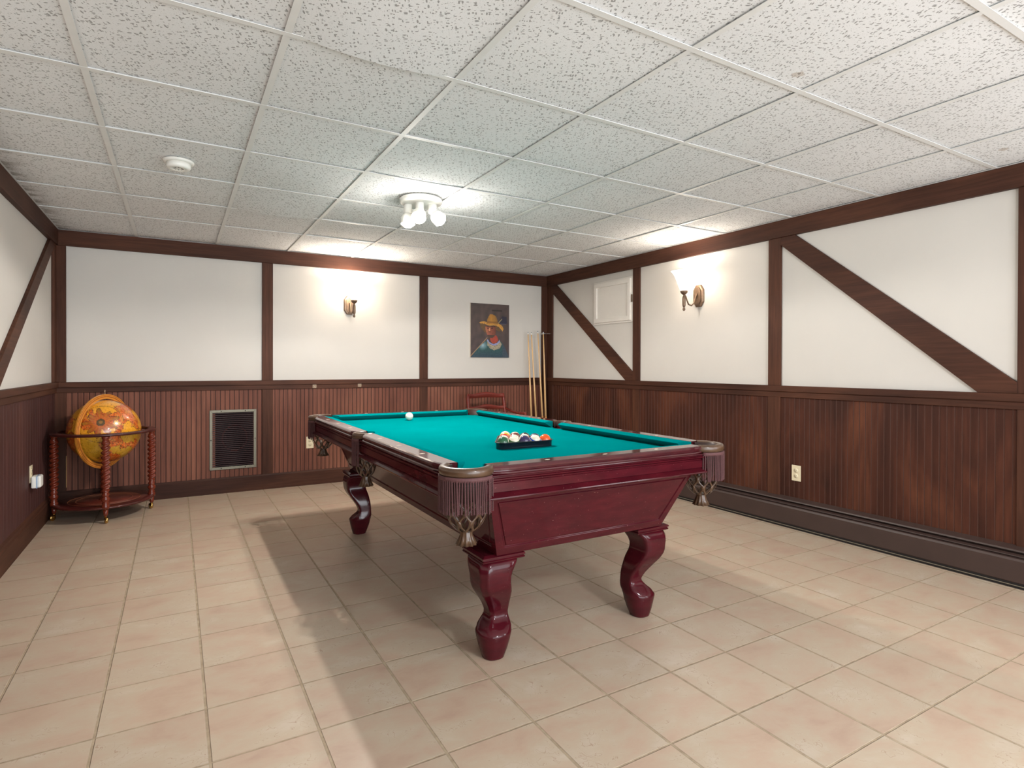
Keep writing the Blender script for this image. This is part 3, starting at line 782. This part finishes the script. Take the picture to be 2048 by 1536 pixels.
# cushions
def cushion(along, sgn, t0, t1, base, nose, m0, m1):
    """m0, m1: how far the nose end is set back from the base end"""
    bm = BM()
    prof = [(base, ZB), (base, ZT - 0.001), (base - 0.006, ZT), (nose + 0.006, ZT - 0.005), (nose, ZT - 0.010), (nose + 0.002, ZT - 0.014), (nose + 0.040, ZB)]
    rings = []
    for te, m, s in ((t0, m0, 1), (t1, m1, -1)):
        ring = []
        for p, z in prof:
            k = (base - p) / (base - nose)
            tt = te + s * m * k
            ring.append((sgn * p, tt, z) if along == 'y' else (tt, sgn * p, z))
        rings.append(ring)
    loft(bm, rings, smooth=False)
    return obj('cushion', bm, M['felt'], tab)
for sg in (-1, 1):
    cushion('y', sg, 0.055, 1.105, 0.6035, 0.556, 0.018, 0.042)
    cushion('y', sg, -1.105, -0.055, 0.6035, 0.556, 0.042, 0.018)
    cushion('x', sg, -0.537, 0.537, 1.172, 1.1245, 0.042, 0.042)
# sights
dia = BM(); prism(dia, [(-0.012, 0), (0, -0.0042), (0.012, 0), (0, 0.0042)], ZT - 0.001, ZT + 0.0007)
me_d = None
spots = []
for sg in (-1, 1):
    for y in (-0.84, -0.56, -0.28, 0.28, 0.56, 0.84): spots.append((sg * 0.640, y, PI / 2 if False else 0))
    for x in (-0.28, 0, 0.28): spots.append((x, sg * 1.208, PI / 2 * 0))
d0 = obj('sight_inlay', dia, M['cream_in'], tab)
for i, (x, y, r) in enumerate(spots):
    o = d0 if i == 0 else d0.copy()
    if i: COL.objects.link(o); o.parent = tab
    o.location = (x, y, 0)
# cabinet with recessed panels
def cabinet():
    bm = BM()
    zt, zb = ZT - 0.120, 0.437
    tx, ty, bx, by = 0.520, 1.195, 0.430, 1.085
    t_ = [bm.verts.new((sx * tx, sy * ty, zt)) for sx, sy in ((-1, -1), (1, -1), (1, 1), (-1, 1))]
    b_ = [bm.verts.new((sx * bx, sy * by, zb)) for sx, sy in ((-1, -1), (1, -1), (1, 1), (-1, 1))]
    bm.faces.new(t_); bm.faces.new(list(reversed(b_)))
    sides = []
    for i in range(4):
        j = (i + 1) % 4; sides.append(bm.faces.new((b_[i], b_[j], t_[j], t_[i])))
    bmesh.ops.recalc_face_normals(bm, faces=bm.faces[:])
    for f in sides:
        bmesh.ops.inset_individual(bm, faces=[f], thickness=0.042, depth=0.0)
        bmesh.ops.inset_individual(bm, faces=[f], thickness=0.004, depth=-0.006)
        bmesh.ops.inset_individual(bm, faces=[f], thickness=0.006, depth=0.0)
        bmesh.ops.inset_individual(bm, faces=[f], thickness=0.004, depth=0.005)
    return obj('cabinet', bm, M['mahog'], tab, 0.0015)
cabinet()
# legs
LEGK = [(0.410, 0.000, 0.100), (0.397, 0.010, 0.100), (0.383, 0.022, 0.096), (0.362, 0.031, 0.089), (0.342, 0.034, 0.084), (0.322, 0.033, 0.083), (0.305, 0.028, 0.083), (0.290, 0.020, 0.082), (0.275, 0.011, 0.080),
        (0.258, 0.000, 0.075), (0.241, -0.010, 0.0695), (0.224, -0.020, 0.064), (0.207, -0.029, 0.0585), (0.190, -0.036, 0.054), (0.173, -0.041, 0.050), (0.160, -0.041, 0.050), (0.149, -0.037, 0.053), (0.140, -0.031, 0.0575),
        (0.131, -0.024, 0.063), (0.122, -0.016, 0.069), (0.113, -0.010, 0.0735), (0.106, -0.006, 0.0765), (0.102, -0.004, 0.0765), (0.096, -0.003, 0.0755), (0.071, -0.003, 0.070), (0.037, -0.001, 0.060), (0.008, 0.001, 0.049), (0.002, 0.001, 0.047), (0.0, 0.001, 0.043)]
def leg_mesh(sx, sy):
    bm = BM(); rings = []
    for z, c, h in LEGK:
        k = min(1.0, max(0.0, (z - 0.115) / 0.05))          # 0 = round foot, 1 = chamfered square shaft
        s1 = 2 * h / 1.26; d1 = c + h - 0.585 * s1
        s = s1 * k + 2 * h * 0.93 * (1 - k); d = d1 * k + c * (1 - k); n = 2.3 + 5.7 * k
        cx, cy = sx * d * 0.7071, sy * d * 0.7071
        ring = []
        for i in range(64):
            a = 2 * PI * i / 64
            ca, sa = math.cos(a), math.sin(a)
            r = (s / 2) / ((abs(ca) ** n + abs(sa) ** n) ** (1 / n))
            x, y = r * ca, r * sa
            if k > 0:
                dd = (x * sx + y * sy) * 0.7071; lim = s * (0.585 * k + 0.8 * (1 - k))
                if dd > lim: x -= sx * (dd - lim) * 0.7071; y -= sy * (dd - lim) * 0.7071
            ring.append((cx + x, cy + y, z))
        rings.append(ring)
    loft(bm, rings)
    return bm
def cap_mesh():
    bm = BM()
    prof = [(0.076, 0.405), (0.084, 0.407), (0.092, 0.411), (0.094, 0.416), (0.090, 0.419), (0.090, 0.4215), (0.0945, 0.424), (0.0945, 0.430), (0.088, 0.434), (0.080, 0.4375)]
    loft(bm, [[(-r, -r, z), (r, -r, z), (r, r, z), (-r, r, z)] for r, z in prof], smooth=False)
    return bm
for sx, sy in ((-1, -1), (1, -1), (1, 1), (-1, 1)):
    lg = obj('leg', leg_mesh(sx, sy), M['mahog'], tab, loc=(sx * 0.392, sy * 0.985, 0))
    obj('leg_capital', cap_mesh(), M['mahog'], lg)

# pockets: leather rim > liner, fringe, net   (modelled pointing to +x+y = 45 degrees for corners, +x for sides)
def rim_mesh(r_in, r_out, a0, a1, n=36):
    bm = BM(); rings = []
    sec = [(r_in, ZT - 0.030), (r_in, ZT - 0.004), (r_in + 0.004, ZT + 0.001), ((r_in + r_out) / 2, ZT + 0.003), (r_out - 0.006, ZT + 0.001), (r_out - 0.001, ZT - 0.006), (r_out, ZT - 0.014), (r_out - 0.002, ZT - 0.024), (r_out - 0.007, ZT - 0.031)]
    for i in range(n + 1):
        a = a0 + (a1 - a0) * i / n
        rings.append([(r * math.cos(a), r * math.sin(a), z) for r, z in sec])
    loft(bm, rings)
    return bm
def liner_mesh(r, a0, a1, z1):
    bm = BM(); rings = []
    for i in range(25):
        a = a0 + (a1 - a0) * i / 24
        rings.append([(q * math.cos(a), q * math.sin(a), z) for q, z in ((r, ZT - 0.004), (r + 0.004, ZT - 0.004), (r + 0.004, z1), (r, z1))])
    loft(bm, rings); return bm
def fringe_mesh(R, a0, a1, step, z_top, z_bot):
    bm = BM()
    # braided header
    rings = []
    n = max(8, int((a1 - a0) * R / 0.004))
    for i in range(n + 1):
        a = a0 + (a1 - a0) * i / n
        wob = 0.0009 * math.sin(i * 2.4)
        rings.append([(q * math.cos(a), q * math.sin(a), z) for q, z in ((R - 0.004, z_top + 0.004), (R + 0.001 + wob, z_top + 0.003), (R + 0.0025 + wob, z_top - 0.004), (R + 0.0005, z_top - 0.012), (R - 0.004, z_top - 0.012))])
    loft(bm, rings)
    na = int((a1 - a0) * R / step)
    for i in range(na + 1):
        a = a0 + (a1 - a0) * (i + 0.0) / na
        ln = random.uniform(-0.004, 0.005); sway = random.uniform(-0.004, 0.004); rr = R + random.uniform(-0.003, 0.0015)
        L = z_top - 0.008 - z_bot + ln
        for ph in (0, PI):
            pts = []; N = 66
            for k in range(N + 1):
                f = k / N; z = z_top - 0.008 - L * f
                tw = ph + f * L / 0.0120 * 2 * PI
                aa = a + sway * f / R
                cx, cy = rr * math.cos(aa), rr * math.sin(aa)
                ox, oy = 0.0018 * math.cos(tw), 0.0018 * math.sin(tw)
                pts.append((cx + ox, cy + oy, z))
            tube(bm, pts, 0.0017, 5, cap=True)
    return bm
def net_mesh(R, z_top, z_waist, z_bot, n=9):
    bm = BM()
    def prof(z):
        f = (z_top - z) / (z_top - z_waist)
        return R * (1.0 + 0.06 * math.sin(PI * min(1, f) * 0.8)) * max(0.0, 1 - f ** 2.6) ** 0.62 * 0.72 + 0.021 if f < 1 else 0.021
    N = 30
    for i in range(n):
        for s in (-1, 1):
            th0 = 2 * PI * i / n
            left = []; right = []
            for k in range(N + 1):
                f = k / N; z = z_top - (z_top - z_waist) * f
                th = th0 + s * (PI / n) * (0.5 - 0.5 * math.cos(3 * PI * f)) * 1.0
                r = prof(z)
                wdt = 0.0092 * (0.75 + 0.25 * math.cos(6 * PI * f)) / max(r, 0.02)
                left.append((th - wdt, r, z)); right.append((th + wdt, r, z))
            rings = []
            for (a, r, z), (b, r2, z2) in zip(left, right):
                rings.append([(r * math.cos(a), r * math.sin(a), z), (r * math.cos(b), r * math.sin(b), z), ((r - 0.0025) * math.cos(b), (r - 0.0025) * math.sin(b), z), ((r - 0.0025) * math.cos(a), (r - 0.0025) * math.sin(a), z)])
            loft(bm, rings)
    # gathered, fluted bell at the bottom
    rings = []
    M_ = 44
    for z, r, fl in ((z_waist + 0.006, 0.021, 0.0), (z_waist, 0.0215, 0.0005), (z_waist - 0.010, 0.022, 0.001), ((z_waist + z_bot) / 2, 0.026, 0.0022), (z_bot, 0.036, 0.0040)):
        rings.append([((r + fl * math.cos(11 * 2 * PI * i / M_)) * math.cos(2 * PI * i / M_), (r + fl * math.cos(11 * 2 * PI * i / M_)) * math.sin(2 * PI * i / M_), z) for i in range(M_)])
    for z, r in ((z_bot + 0.001, 0.028), (z_waist, 0.017)):
        rings.append([(r * math.cos(2 * PI * i / M_), r * math.sin(2 * PI * i / M_), z) for i in range(M_)])
    loft(bm, rings, cap=True)
    return bm
A = math.radians
D45 = PI / 4
corner = obj('pocket', rim_mesh(0.068, 0.1005, D45 - A(101), D45 + A(101)), M['leather'], tab)
obj('liner', liner_mesh(0.0675, D45 - A(112), D45 + A(112), ZT - 0.125), M['liner'], corner)
obj('fringe', fringe_mesh(0.0985, D45 - A(88), D45 + A(88), 0.0092, ZT - 0.033, ZT - 0.158), M['fringe'], corner)
obj('net', net_mesh(0.074, ZT - 0.118, 0.578, 0.532), M['leather'], corner)
side = obj('pocket', rim_mesh(0.050, 0.0720, -A(108), A(108), 30), M['leather'], tab)
obj('liner', liner_mesh(0.0495, -A(110), A(110), ZT - 0.060), M['liner'], side)
obj('fringe', fringe_mesh(0.0705, -A(42), A(42), 0.0088, ZT - 0.030, ZT - 0.170), M['fringe'], side)
obj('net', net_mesh(0.048, ZT - 0.122, 0.582, 0.532, 8), M['leather'], side)
def place(o, x, y, rz):
    o.location = (x, y, 0); o.rotation_euler = (0, 0, rz)
place(corner, PCX, PCY, 0)
for x, y, rz in ((-PCX, PCY, PI / 2), (-PCX, -PCY, PI), (PCX, -PCY, -PI / 2)):
    c = copy_tree(corner, tab); place(c, x, y, rz)
place(side, SPX, 0, 0)
c = copy_tree(side, tab); place(c, -SPX, 0, PI)

# ------------------------------------------------------------------ balls
BR = 0.0286
def ball(name, label, mat, loc, group):
    bm = BM(); bmesh.ops.create_uvsphere(bm, u_segments=32, v_segments=20, radius=BR)
    for f in bm.faces: f.smooth = True
    o = obj(name, bm, mat, None, loc=loc); tag(o, label, 'ball', group)
    return o
cb = ball('cue_ball', 'white cue ball near the far end of the table', ball_mat('cue_ball_ivory', sr(240, 232, 214), False), (1.457, 3.985, ZB + BR), None)
G = Vector((1.350, 2.405, ZB + BR + 0.0005)); P_ = 0.0585
e1 = Vector((math.cos(A(-2)), math.sin(A(-2)), 0)) * P_; e2 = Vector((math.cos(A(58)), math.sin(A(58)), 0)) * P_
ROWS = {
    (0, 0): ('solid_ball', 'dark green solid ball at the near left corner of the rack', (32, 92, 62), 0),
    (1, 0): ('striped_ball', 'white ball with green stripe beside the green ball in the rack', (48, 96, 46), 1),
    (2, 0): ('solid_ball', 'dark purple solid ball in the middle of the front row', (52, 40, 84), 0),
    (3, 0): ('striped_ball', 'white ball with blue stripe beside the orange ball', (34, 78, 176), 1),
    (4, 0): ('solid_ball', 'orange solid ball at the right corner of the rack', (236, 88, 26), 0),
    (0, 1): ('striped_ball', 'white ball with purple stripe on the rack left edge behind the green ball', (74, 44, 96), 1),
    (1, 1): ('striped_ball', 'white ball with red stripe behind the green striped ball', (188, 38, 36), 1),
    (2, 1): ('striped_ball', 'white ball with pale orange stripe behind the purple ball', (226, 150, 96), 1),
    (3, 1): ('solid_ball', 'dark blue solid ball behind the blue striped ball', (26, 34, 72), 0),
    (0, 2): ('solid_ball', 'red solid ball midway along the rack left edge', (190, 32, 30), 0),
    (1, 2): ('solid_ball', 'maroon solid ball inside the rack behind the red striped ball', (112, 30, 30), 0),
    (2, 2): ('solid_ball', 'black ball on the far edge of the rack', (16, 16, 18), 0),
    (0, 3): ('solid_ball', 'yellow solid ball near the far corner of the rack', (232, 178, 34), 0),
    (1, 3): ('striped_ball', 'white ball with maroon stripe at the far edge of the rack', (124, 44, 34), 1),
    (0, 4): ('striped_ball', 'white ball with yellow stripe at the far corner of the rack', (236, 180, 40), 1),
}
for (i, j), (nm, lb, rgb, st) in ROWS.items():
    o = ball(nm, lb, ball_mat('ball_%d_%d' % (i, j), sr(*rgb), bool(st)), tuple(G + e1 * i + e2 * j), 'pool balls in the rack')
    o.rotation_euler = (random.uniform(-0.5, 0.7), random.uniform(-0.6, 0.6), random.uniform(-0.6, 0.8))
# triangle rack
cen = G + (e1 * 4 + e2 * 4) / 3
corners = [G, G + e1 * 4, G + e2 * 4]
def tri(off, rad):
    pts = []
    for k in range(3):
        c = corners[k]; out = (c - cen).normalized(); a = math.atan2(out.y, out.x)
        for i in range(9):
            b = a - PI / 3 + 2 * PI / 3 * i / 8
            pts.append((c.x + rad * math.cos(b) - cen.x, c.y + rad * math.sin(b) - cen.y))
    return pts
t = thing('ball_rack', 'black plastic triangle rack holding the pool balls', 'ball rack', (cen.x, cen.y, ZB))
bm = BM()
secs = [(BR + 0.0022, 0.0005), (BR + 0.0022, 0.030), (BR + 0.0045, 0.0325), (BR + 0.0110, 0.0325), (BR + 0.0112, 0.0300), (BR + 0.0058, 0.0290), (BR + 0.0052, 0.0040), (BR + 0.0048, 0.0005)]
loft(bm, [[(x, y, z) for x, y in tri(0, r)] for r, z in secs], cap=False, loop=True)
obj('frame', bm, M['black_pl'], t)
for k in range(3):
    a = corners[k] - cen; b = corners[(k + 1) % 3] - cen; d = (b - a).normalized(); nrm = Vector((d.y, -d.x, 0))
    p = [a + d * 0.03 + nrm * (BR + 0.0055), a + d * 0.03 + nrm * (BR + 0.0066), b - d * 0.03 + nrm * (BR + 0.0066), b - d * 0.03 + nrm * (BR + 0.0055)]
    bm = BM(); prism(bm, [(q.x, q.y) for q in p], 0.008, 0.0105); obj('moulded_line', bm, M['black_pl'], t)

# ------------------------------------------------------------------ cue sticks and rack in the corner
t = thing('cue_rack', 'dark wooden cue stand with finial in the far corner', 'cue stand', (3.712, 5.812, 0))
bm = BM(); lathe(bm, [(0.001, 0), (0.046, 0), (0.050, 0.01), (0.048, 0.03), (0.040, 0.04), (0.001, 0.04)], 40); obj('base', bm, M['globering'], t)
bm = BM(); lathe(bm, [(0.001, 0.04), (0.022, 0.04), (0.014, 0.07), (0.018, 0.12), (0.012, 0.2), (0.016, 0.35), (0.012, 0.5), (0.018, 0.58), (0.010, 0.62), (0.016, 0.64), (0.014, 0.66), (0.006, 0.675), (0.010, 0.69), (0.006, 0.71), (0.001, 0.73)], 20)
obj('post', bm, M['globering'], t)
cues = [((3.586, 1.569), (3.611, 0.001), 'maple cue, leftmost of the five in the corner'), ((3.632, 1.566), (3.688, 0.001), 'maple cue leaning just right of the leftmost cue'),
        ((3.722, 1.585), (3.775, 0.001), 'maple cue in the middle of the five, tallest tip'), ((3.801, 1.580), (3.806, 0.001), 'maple cue in front of the corner post, clipped to it'),
        ((3.828, 1.555), (3.828, 0.001), 'maple cue squeezed against the corner post behind the clipped cue')]
for k, ((x1, z1), (x0, z0), lb) in enumerate(cues):
    yb = 5.710 if k != 4 else 5.755
    t = thing('pool_cue', lb, 'pool cue', (x0, yb, z0), 0, 'pool cues in the corner')
    P0 = Vector((0, 0, 0)); P1 = Vector((x1 - x0, (5.795 if k != 4 else 5.835) - yb, z1 - z0))
    at = lambda f: P0.lerp(P1, f)
    bm = BM(); tube(bm, [at(0), at(0.01), at(0.2), at(0.36)], [0.0125, 0.0145, 0.0140, 0.0122], 14); obj('butt', bm, M['cue_butt'], t)
    bm = BM(); tube(bm, [at(0.36), at(0.6), at(0.8), at(0.982)], [0.0120, 0.0098, 0.0078, 0.0065], 14); obj('shaft', bm, M['cue_wood'], t)
    bm = BM(); tube(bm, [at(0.982), at(0.995)], [0.0066, 0.0066], 12); fr = obj('ferrule', bm, M['white_pl'], t)
    bm = BM(); tube(bm, [at(0.995), at(0.9985), at(1.0)], [0.0064, 0.006, 0.004], 12); obj('tip', bm, M['cue_tip'], fr)
t = thing('cue_clip', 'small metal clip holding a cue against the corner post', 'clip', (3.84, YB - 0.021, 1.558))
bm = BM(); box(bm, -0.02, 0.02, -0.004, 0, -0.012, 0.012); obj('plate', bm, M['chrome'], t)
bm = BM(); tube(bm, [(-0.065, -0.075, 0), (-0.045, -0.095, 0), (-0.01, -0.10, 0), (0.0, -0.06, 0), (0.0, -0.003, 0)], 0.003, 6); tube(bm, [(0.0, -0.06, 0), (0.045, -0.095, 0), (0.06, -0.09, 0)], 0.003, 6)
obj('jaws', bm, M['chrome'], t)

# ------------------------------------------------------------------ chair behind the table
t = thing('wooden_armchair', 'reddish wooden armchair with curved crest rail behind the table', 'chair', (2.96, 5.40, 0), A(0))
def stile(s):
    bm = BM(); tube(bm, [(s * 0.235, 0.24, 0.0), (s * 0.228, 0.21, 0.22), (s * 0.222, 0.19, 0.44), (s * 0.222, 0.215, 0.60), (s * 0.224, 0.245, 0.72), (s * 0.222, 0.265, 0.81), (s * 0.216, 0.262, 0.862)], [0.018, 0.019, 0.022, 0.021, 0.020, 0.019, 0.014], 12); return bm
for s in (-1, 1): obj('back_post', stile(s), M['chairwood'], t)
def crest(z0, h, bow, y0, lump):
    bm = BM(); rings = []
    N = 28
    for i in range(N + 1):
        u = -1 + 2 * i / N
        y = y0 + bow * (1 - u * u)
        up_ = lump * math.exp(-(u / 0.42) ** 2) - 0.006 * math.exp(-((abs(u) - 0.72) / 0.2) ** 2)
        dn = 0.5 * lump * math.exp(-(u / 0.5) ** 2)
        th = 0.010
        zt, zb = z0 + h + up_, z0 + dn * 0.6
        rings.append([(0.222 * u, y - th, zb), (0.222 * u, y + th, zb), (0.222 * u, y + th * 0.8, zt - 0.004), (0.222 * u, y, zt), (0.222 * u, y - th * 0.8, zt - 0.004)])
    loft(bm, rings); return bm
obj('crest_rail', crest(0.815, 0.050, 0.012, 0.258, 0.018), M['chairwood'], t)
obj('back_slat', crest(0.690, 0.040, 0.012, 0.236, 0.016), M['chairwood'], t)
obj('back_slat', crest(0.560, 0.036, 0.012, 0.206, 0.012), M['chairwood'], t)
bm = BM(); prism(bm, [(-0.20, 0.20), (-0.245, -0.21), (0.245, -0.21), (0.20, 0.20)], 0.40, 0.445); obj('seat_frame', bm, M['chairwood'], t, 0.006)
bm = BM(); prism(bm, [(-0.19, 0.185), (-0.23, -0.20), (0.23, -0.20), (0.19, 0.185)], 0.444, 0.485); obj('seat_cushion', bm, M['cushion'], t, 0.018)
for s in (-1, 1):
    bm = BM(); tube(bm, [(s * 0.225, -0.205, 0.40), (s * 0.235, -0.215, 0.36), (s * 0.230, -0.215, 0.2), (s * 0.235, -0.225, 0.0)], [0.022, 0.024, 0.016, 0.012], 12); obj('leg', bm, M['chairwood'], t)
    bm = BM(); tube(bm, [(s * 0.224, 0.235, 0.70), (s * 0.262, 0.13, 0.665), (s * 0.285, 0.0, 0.648), (s * 0.285, -0.11, 0.655), (s * 0.262, -0.15, 0.640)], [0.012, 0.015, 0.018, 0.020, 0.012], 12); obj('arm', bm, M['chairwood'], t)
    bm = BM(); tube(bm, [(s * 0.275, -0.11, 0.645), (s * 0.262, -0.085, 0.56), (s * 0.236, -0.10, 0.47), (s * 0.230, -0.11, 0.43)], [0.012, 0.014, 0.014, 0.014], 12); obj('arm_support', bm, M['chairwood'], t)

# ------------------------------------------------------------------ globe bar in the left corner
GXC, GYC, GZC = -0.485, 5.500, 0.652
t = thing('floor_globe', 'antique style orange map globe on a round wooden stand with spiral legs', 'globe', (GXC, GYC, 0))
SR_ = 0.243
me = bpy.data.meshes.new('map_sphere'); NU, NV = 300, 150
verts = []; cols = []; faces = []
def mapcol(d):
    n = noise.fractal(d * 2.1 + Vector((4.2, 1.1, 7.7)), 1.0, 2.0, 5); f = noise.noise(d * 22); g = noise.noise(d * 50)
    lat = d.z
    oc = (232, 160, 40) if lat > -0.05 else (196, 146, 36)
    land = (206, 98, 30); edge = (92, 44, 20)
    e = n - 0.02
    if abs(e) < 0.022: c = edge
    elif e > 0:
        c = tuple(a + 40 * f for a in land)
        if noise.noise(d * 9 + Vector((3, 3, 3))) > 0.22: c = (212, 130, 52)
        if g > 0.34: c = (96, 52, 26)
    else:
        c = tuple(a + 16 * f for a in oc)
        if g > 0.45 and f > 0.0: c = (118, 76, 28)
    # decorative sunburst facing the room
    s = Vector((-0.02, -0.93, 0.36)).normalized()
    ang = math.acos(max(-1, min(1, d.dot(s))))
    u = s.cross(Vector((0, 0, 1))).normalized(); v = u.cross(s)
    ph = math.atan2(d.dot(v), d.dot(u))
    petal = 0.38 + 0.11 * math.cos(9 * ph) + 0.05 * math.sin(5 * ph + 1)
    if ang < petal:
        c = (206 - 50 * (ang / 0.5) + 26 * f, 96 + 30 * math.cos(18 * ph) * 0.5 + 20 * f, 34)
        if abs(ang - petal) < 0.02: c = (96, 44, 22)
        if ang < 0.10: c = (84, 66, 36)
        if ang < 0.05: c = (150, 104, 50)
        if 0.10 <= ang < 0.115: c = (70, 40, 20)
    if abs(ang - 0.62) < 0.006 or abs(lat) < 0.006: c = (110, 64, 30)
    return sr(*[max(0, min(255, q)) for q in c])
for j in range(NV + 1):
    th = PI * j / NV
    for i in range(NU):
        ph = 2 * PI * i / NU
        d = Vector((math.sin(th) * math.cos(ph), math.sin(th) * math.sin(ph), math.cos(th)))
        verts.append(tuple(d * SR_)); cols.append(mapcol(d))
for j in range(NV):
    for i in range(NU):
        a = j * NU + i; b = j * NU + (i + 1) % NU; faces.append((a, b, b + NU, a + NU))
me.from_pydata(verts, [], faces); me.polygons.foreach_set('use_smooth', [True] * len(faces))
ca = me.color_attributes.new('Col', 'FLOAT_COLOR', 'POINT')
for i, c in enumerate(cols): ca.data[i].color = c
me.materials.append(M['map'])
o = bpy.data.objects.new('map_sphere', me); COL.objects.link(o); o.parent = t; o.location = (0, 0, GZC)
# meridian ring
ha = A(-123); hx, hy = math.cos(ha), math.sin(ha); nx, ny = -hy, hx
M['ring_paint'] = plain('ochre_ring', sr(206, 134, 48), 0.35, var=0.1, scale=40, coat=0.5)
M['ring_red'] = plain('brown_ring_line', sr(140, 62, 28), 0.4)
def vring(r0, r1, w0, name, mat, par, off=0.0):
    bm = BM(); rings = []
    for i in range(96):
        a = 2 * PI * i / 96
        ring = []
        for r, w_ in ((r0, -w0), (r1, -w0), (r1, w0), (r0, w0)):
            ring.append((r * math.cos(a) * hx + (w_ + off) * nx, r * math.cos(a) * hy + (w_ + off) * ny, r * math.sin(a)))
        rings.append(ring)
    loft(bm, rings, loop=True, smooth=False)
    return obj(name, bm, mat, par)
mr = vring(0.252, 0.288, 0.006, 'meridian_ring', M['ring_paint'], t); mr.location = (0, 0, GZC)
vring(0.266, 0.270, 0.0066, 'painted_line', M['ring_red'], mr)
vring(0.279, 0.282, 0.0066, 'painted_line', M['ring_red'], mr)
bm = BM(); lathe(bm, [(0.001, 0.300), (0.004, 0.298), (0.008, 0.290), (0.004, 0.284), (0.004, 0.24)], 12); lathe(bm, [(0.001, 0.324), (0.006, 0.318), (0.004, 0.310), (0.009, 0.304), (0.004, 0.298)], 12)
obj('axis_finial', bm, M['bronze'], t, loc=(0, 0, GZC))
# horizon ring
bm = BM(); lathe(bm, [(0.292, GZC + 0.008), (0.335, GZC + 0.008), (0.340, GZC + 0.004), (0.340, GZC - 0.006), (0.333, GZC - 0.012), (0.292, GZC - 0.012), (0.292, GZC + 0.008)], 72, cap=False); obj('horizon_ring', bm, M['globering'], t)
# shelf
bm = BM(); lathe(bm, [(0.001, 0.120), (0.322, 0.120), (0.327, 0.114), (0.322, 0.104), (0.001, 0.104)], 64); sh = obj('shelf', bm, M['globering'], t)
M['inlay'] = plain('reddish_inlay', sr(96, 40, 30), 0.35, var=0.35, scale=14, coat=0.3)
M['inlay_line'] = plain('tan_inlay_line', sr(140, 84, 56), 0.4)
bm = BM(); lathe(bm, [(0.001, 0.1212), (0.235, 0.1212), (0.235, 0.119)], 64); obj('inlay_medallion', bm, M['inlay'], sh)
bm = BM()
for r in (0.235, 0.185): lathe(bm, [(r - 0.004, 0.120), (r - 0.004, 0.1220), (r, 0.1220), (r, 0.120)], 64, cap=False)
obj('inlay_ring', bm, M['inlay_line'], sh)
bm = BM(); lathe(bm, [(0.001, 0.12), (0.040, 0.12), (0.034, 0.13), (0.016, 0.15), (0.020, 0.19), (0.030, 0.225), (0.018, 0.255), (0.013, 0.30), (0.020, 0.345), (0.001, 0.355)], 24); obj('centre_post', bm, M['globewood'], t)
for k in range(4):
    a = A(6 + 90 * k) if False else A(6 + 90 * k)
    lx, ly = 0.312 * math.cos(a), 0.312 * math.sin(a)
    bm = BM()
    rings = []
    N = 220
    for i in range(N + 1):
        z = 0.235 + (0.608 - 0.235) * i / N
        f = i / N
        env = min(1, f * 14, (1 - f) * 14)
        ring = []
        for q in range(20):
            b = 2 * PI * q / 20
            tw = b * 2 - f * 21.0 * PI
            r = 0.0245 + 0.0060 * math.cos(tw) * env
            ring.append((r * math.cos(b), r * math.sin(b), z))
        rings.append(ring)
    loft(bm, rings)
    lathe(bm, [(0.015, 0.598), (0.022, 0.608), (0.018, 0.618), (0.025, 0.626), (0.026, 0.6395)], 24)
    lathe(bm, [(0.024, 0.104), (0.027, 0.118), (0.027, 0.132), (0.020, 0.140), (0.025, 0.148), (0.018, 0.156), (0.028, 0.170), (0.029, 0.184), (0.018, 0.196), (0.025, 0.204), (0.025, 0.212), (0.018, 0.222), (0.022, 0.236)], 24)
    lathe(bm, [(0.010, 0.050), (0.015, 0.062), (0.018, 0.104)], 18)
    lg = obj('leg', bm, M['globewood'], t, loc=(lx, ly, 0))
    bm = BM(); lathe(bm, [(0.001, 0.0), (0.020, 0.0), (0.0235, 0.005), (0.0235, 0.013), (0.020, 0.018), (0.001, 0.018)], 22, (0, 0, 0), 'x')
    bmesh.ops.transform(bm, matrix=Matrix.Translation((-0.009, 0.012, 0.0235)), verts=bm.verts[:])
    cs = obj('caster', bm, M['brass'], lg)
    cs.rotation_euler = (0, 0, 0.5 + k)
    bm = BM(); tube(bm, [(0, 0, 0.062), (0, 0.002, 0.048), (0, 0.009, 0.040)], [0.006, 0.007, 0.012], 10); obj('caster_fork', bm, M['brass'], lg)
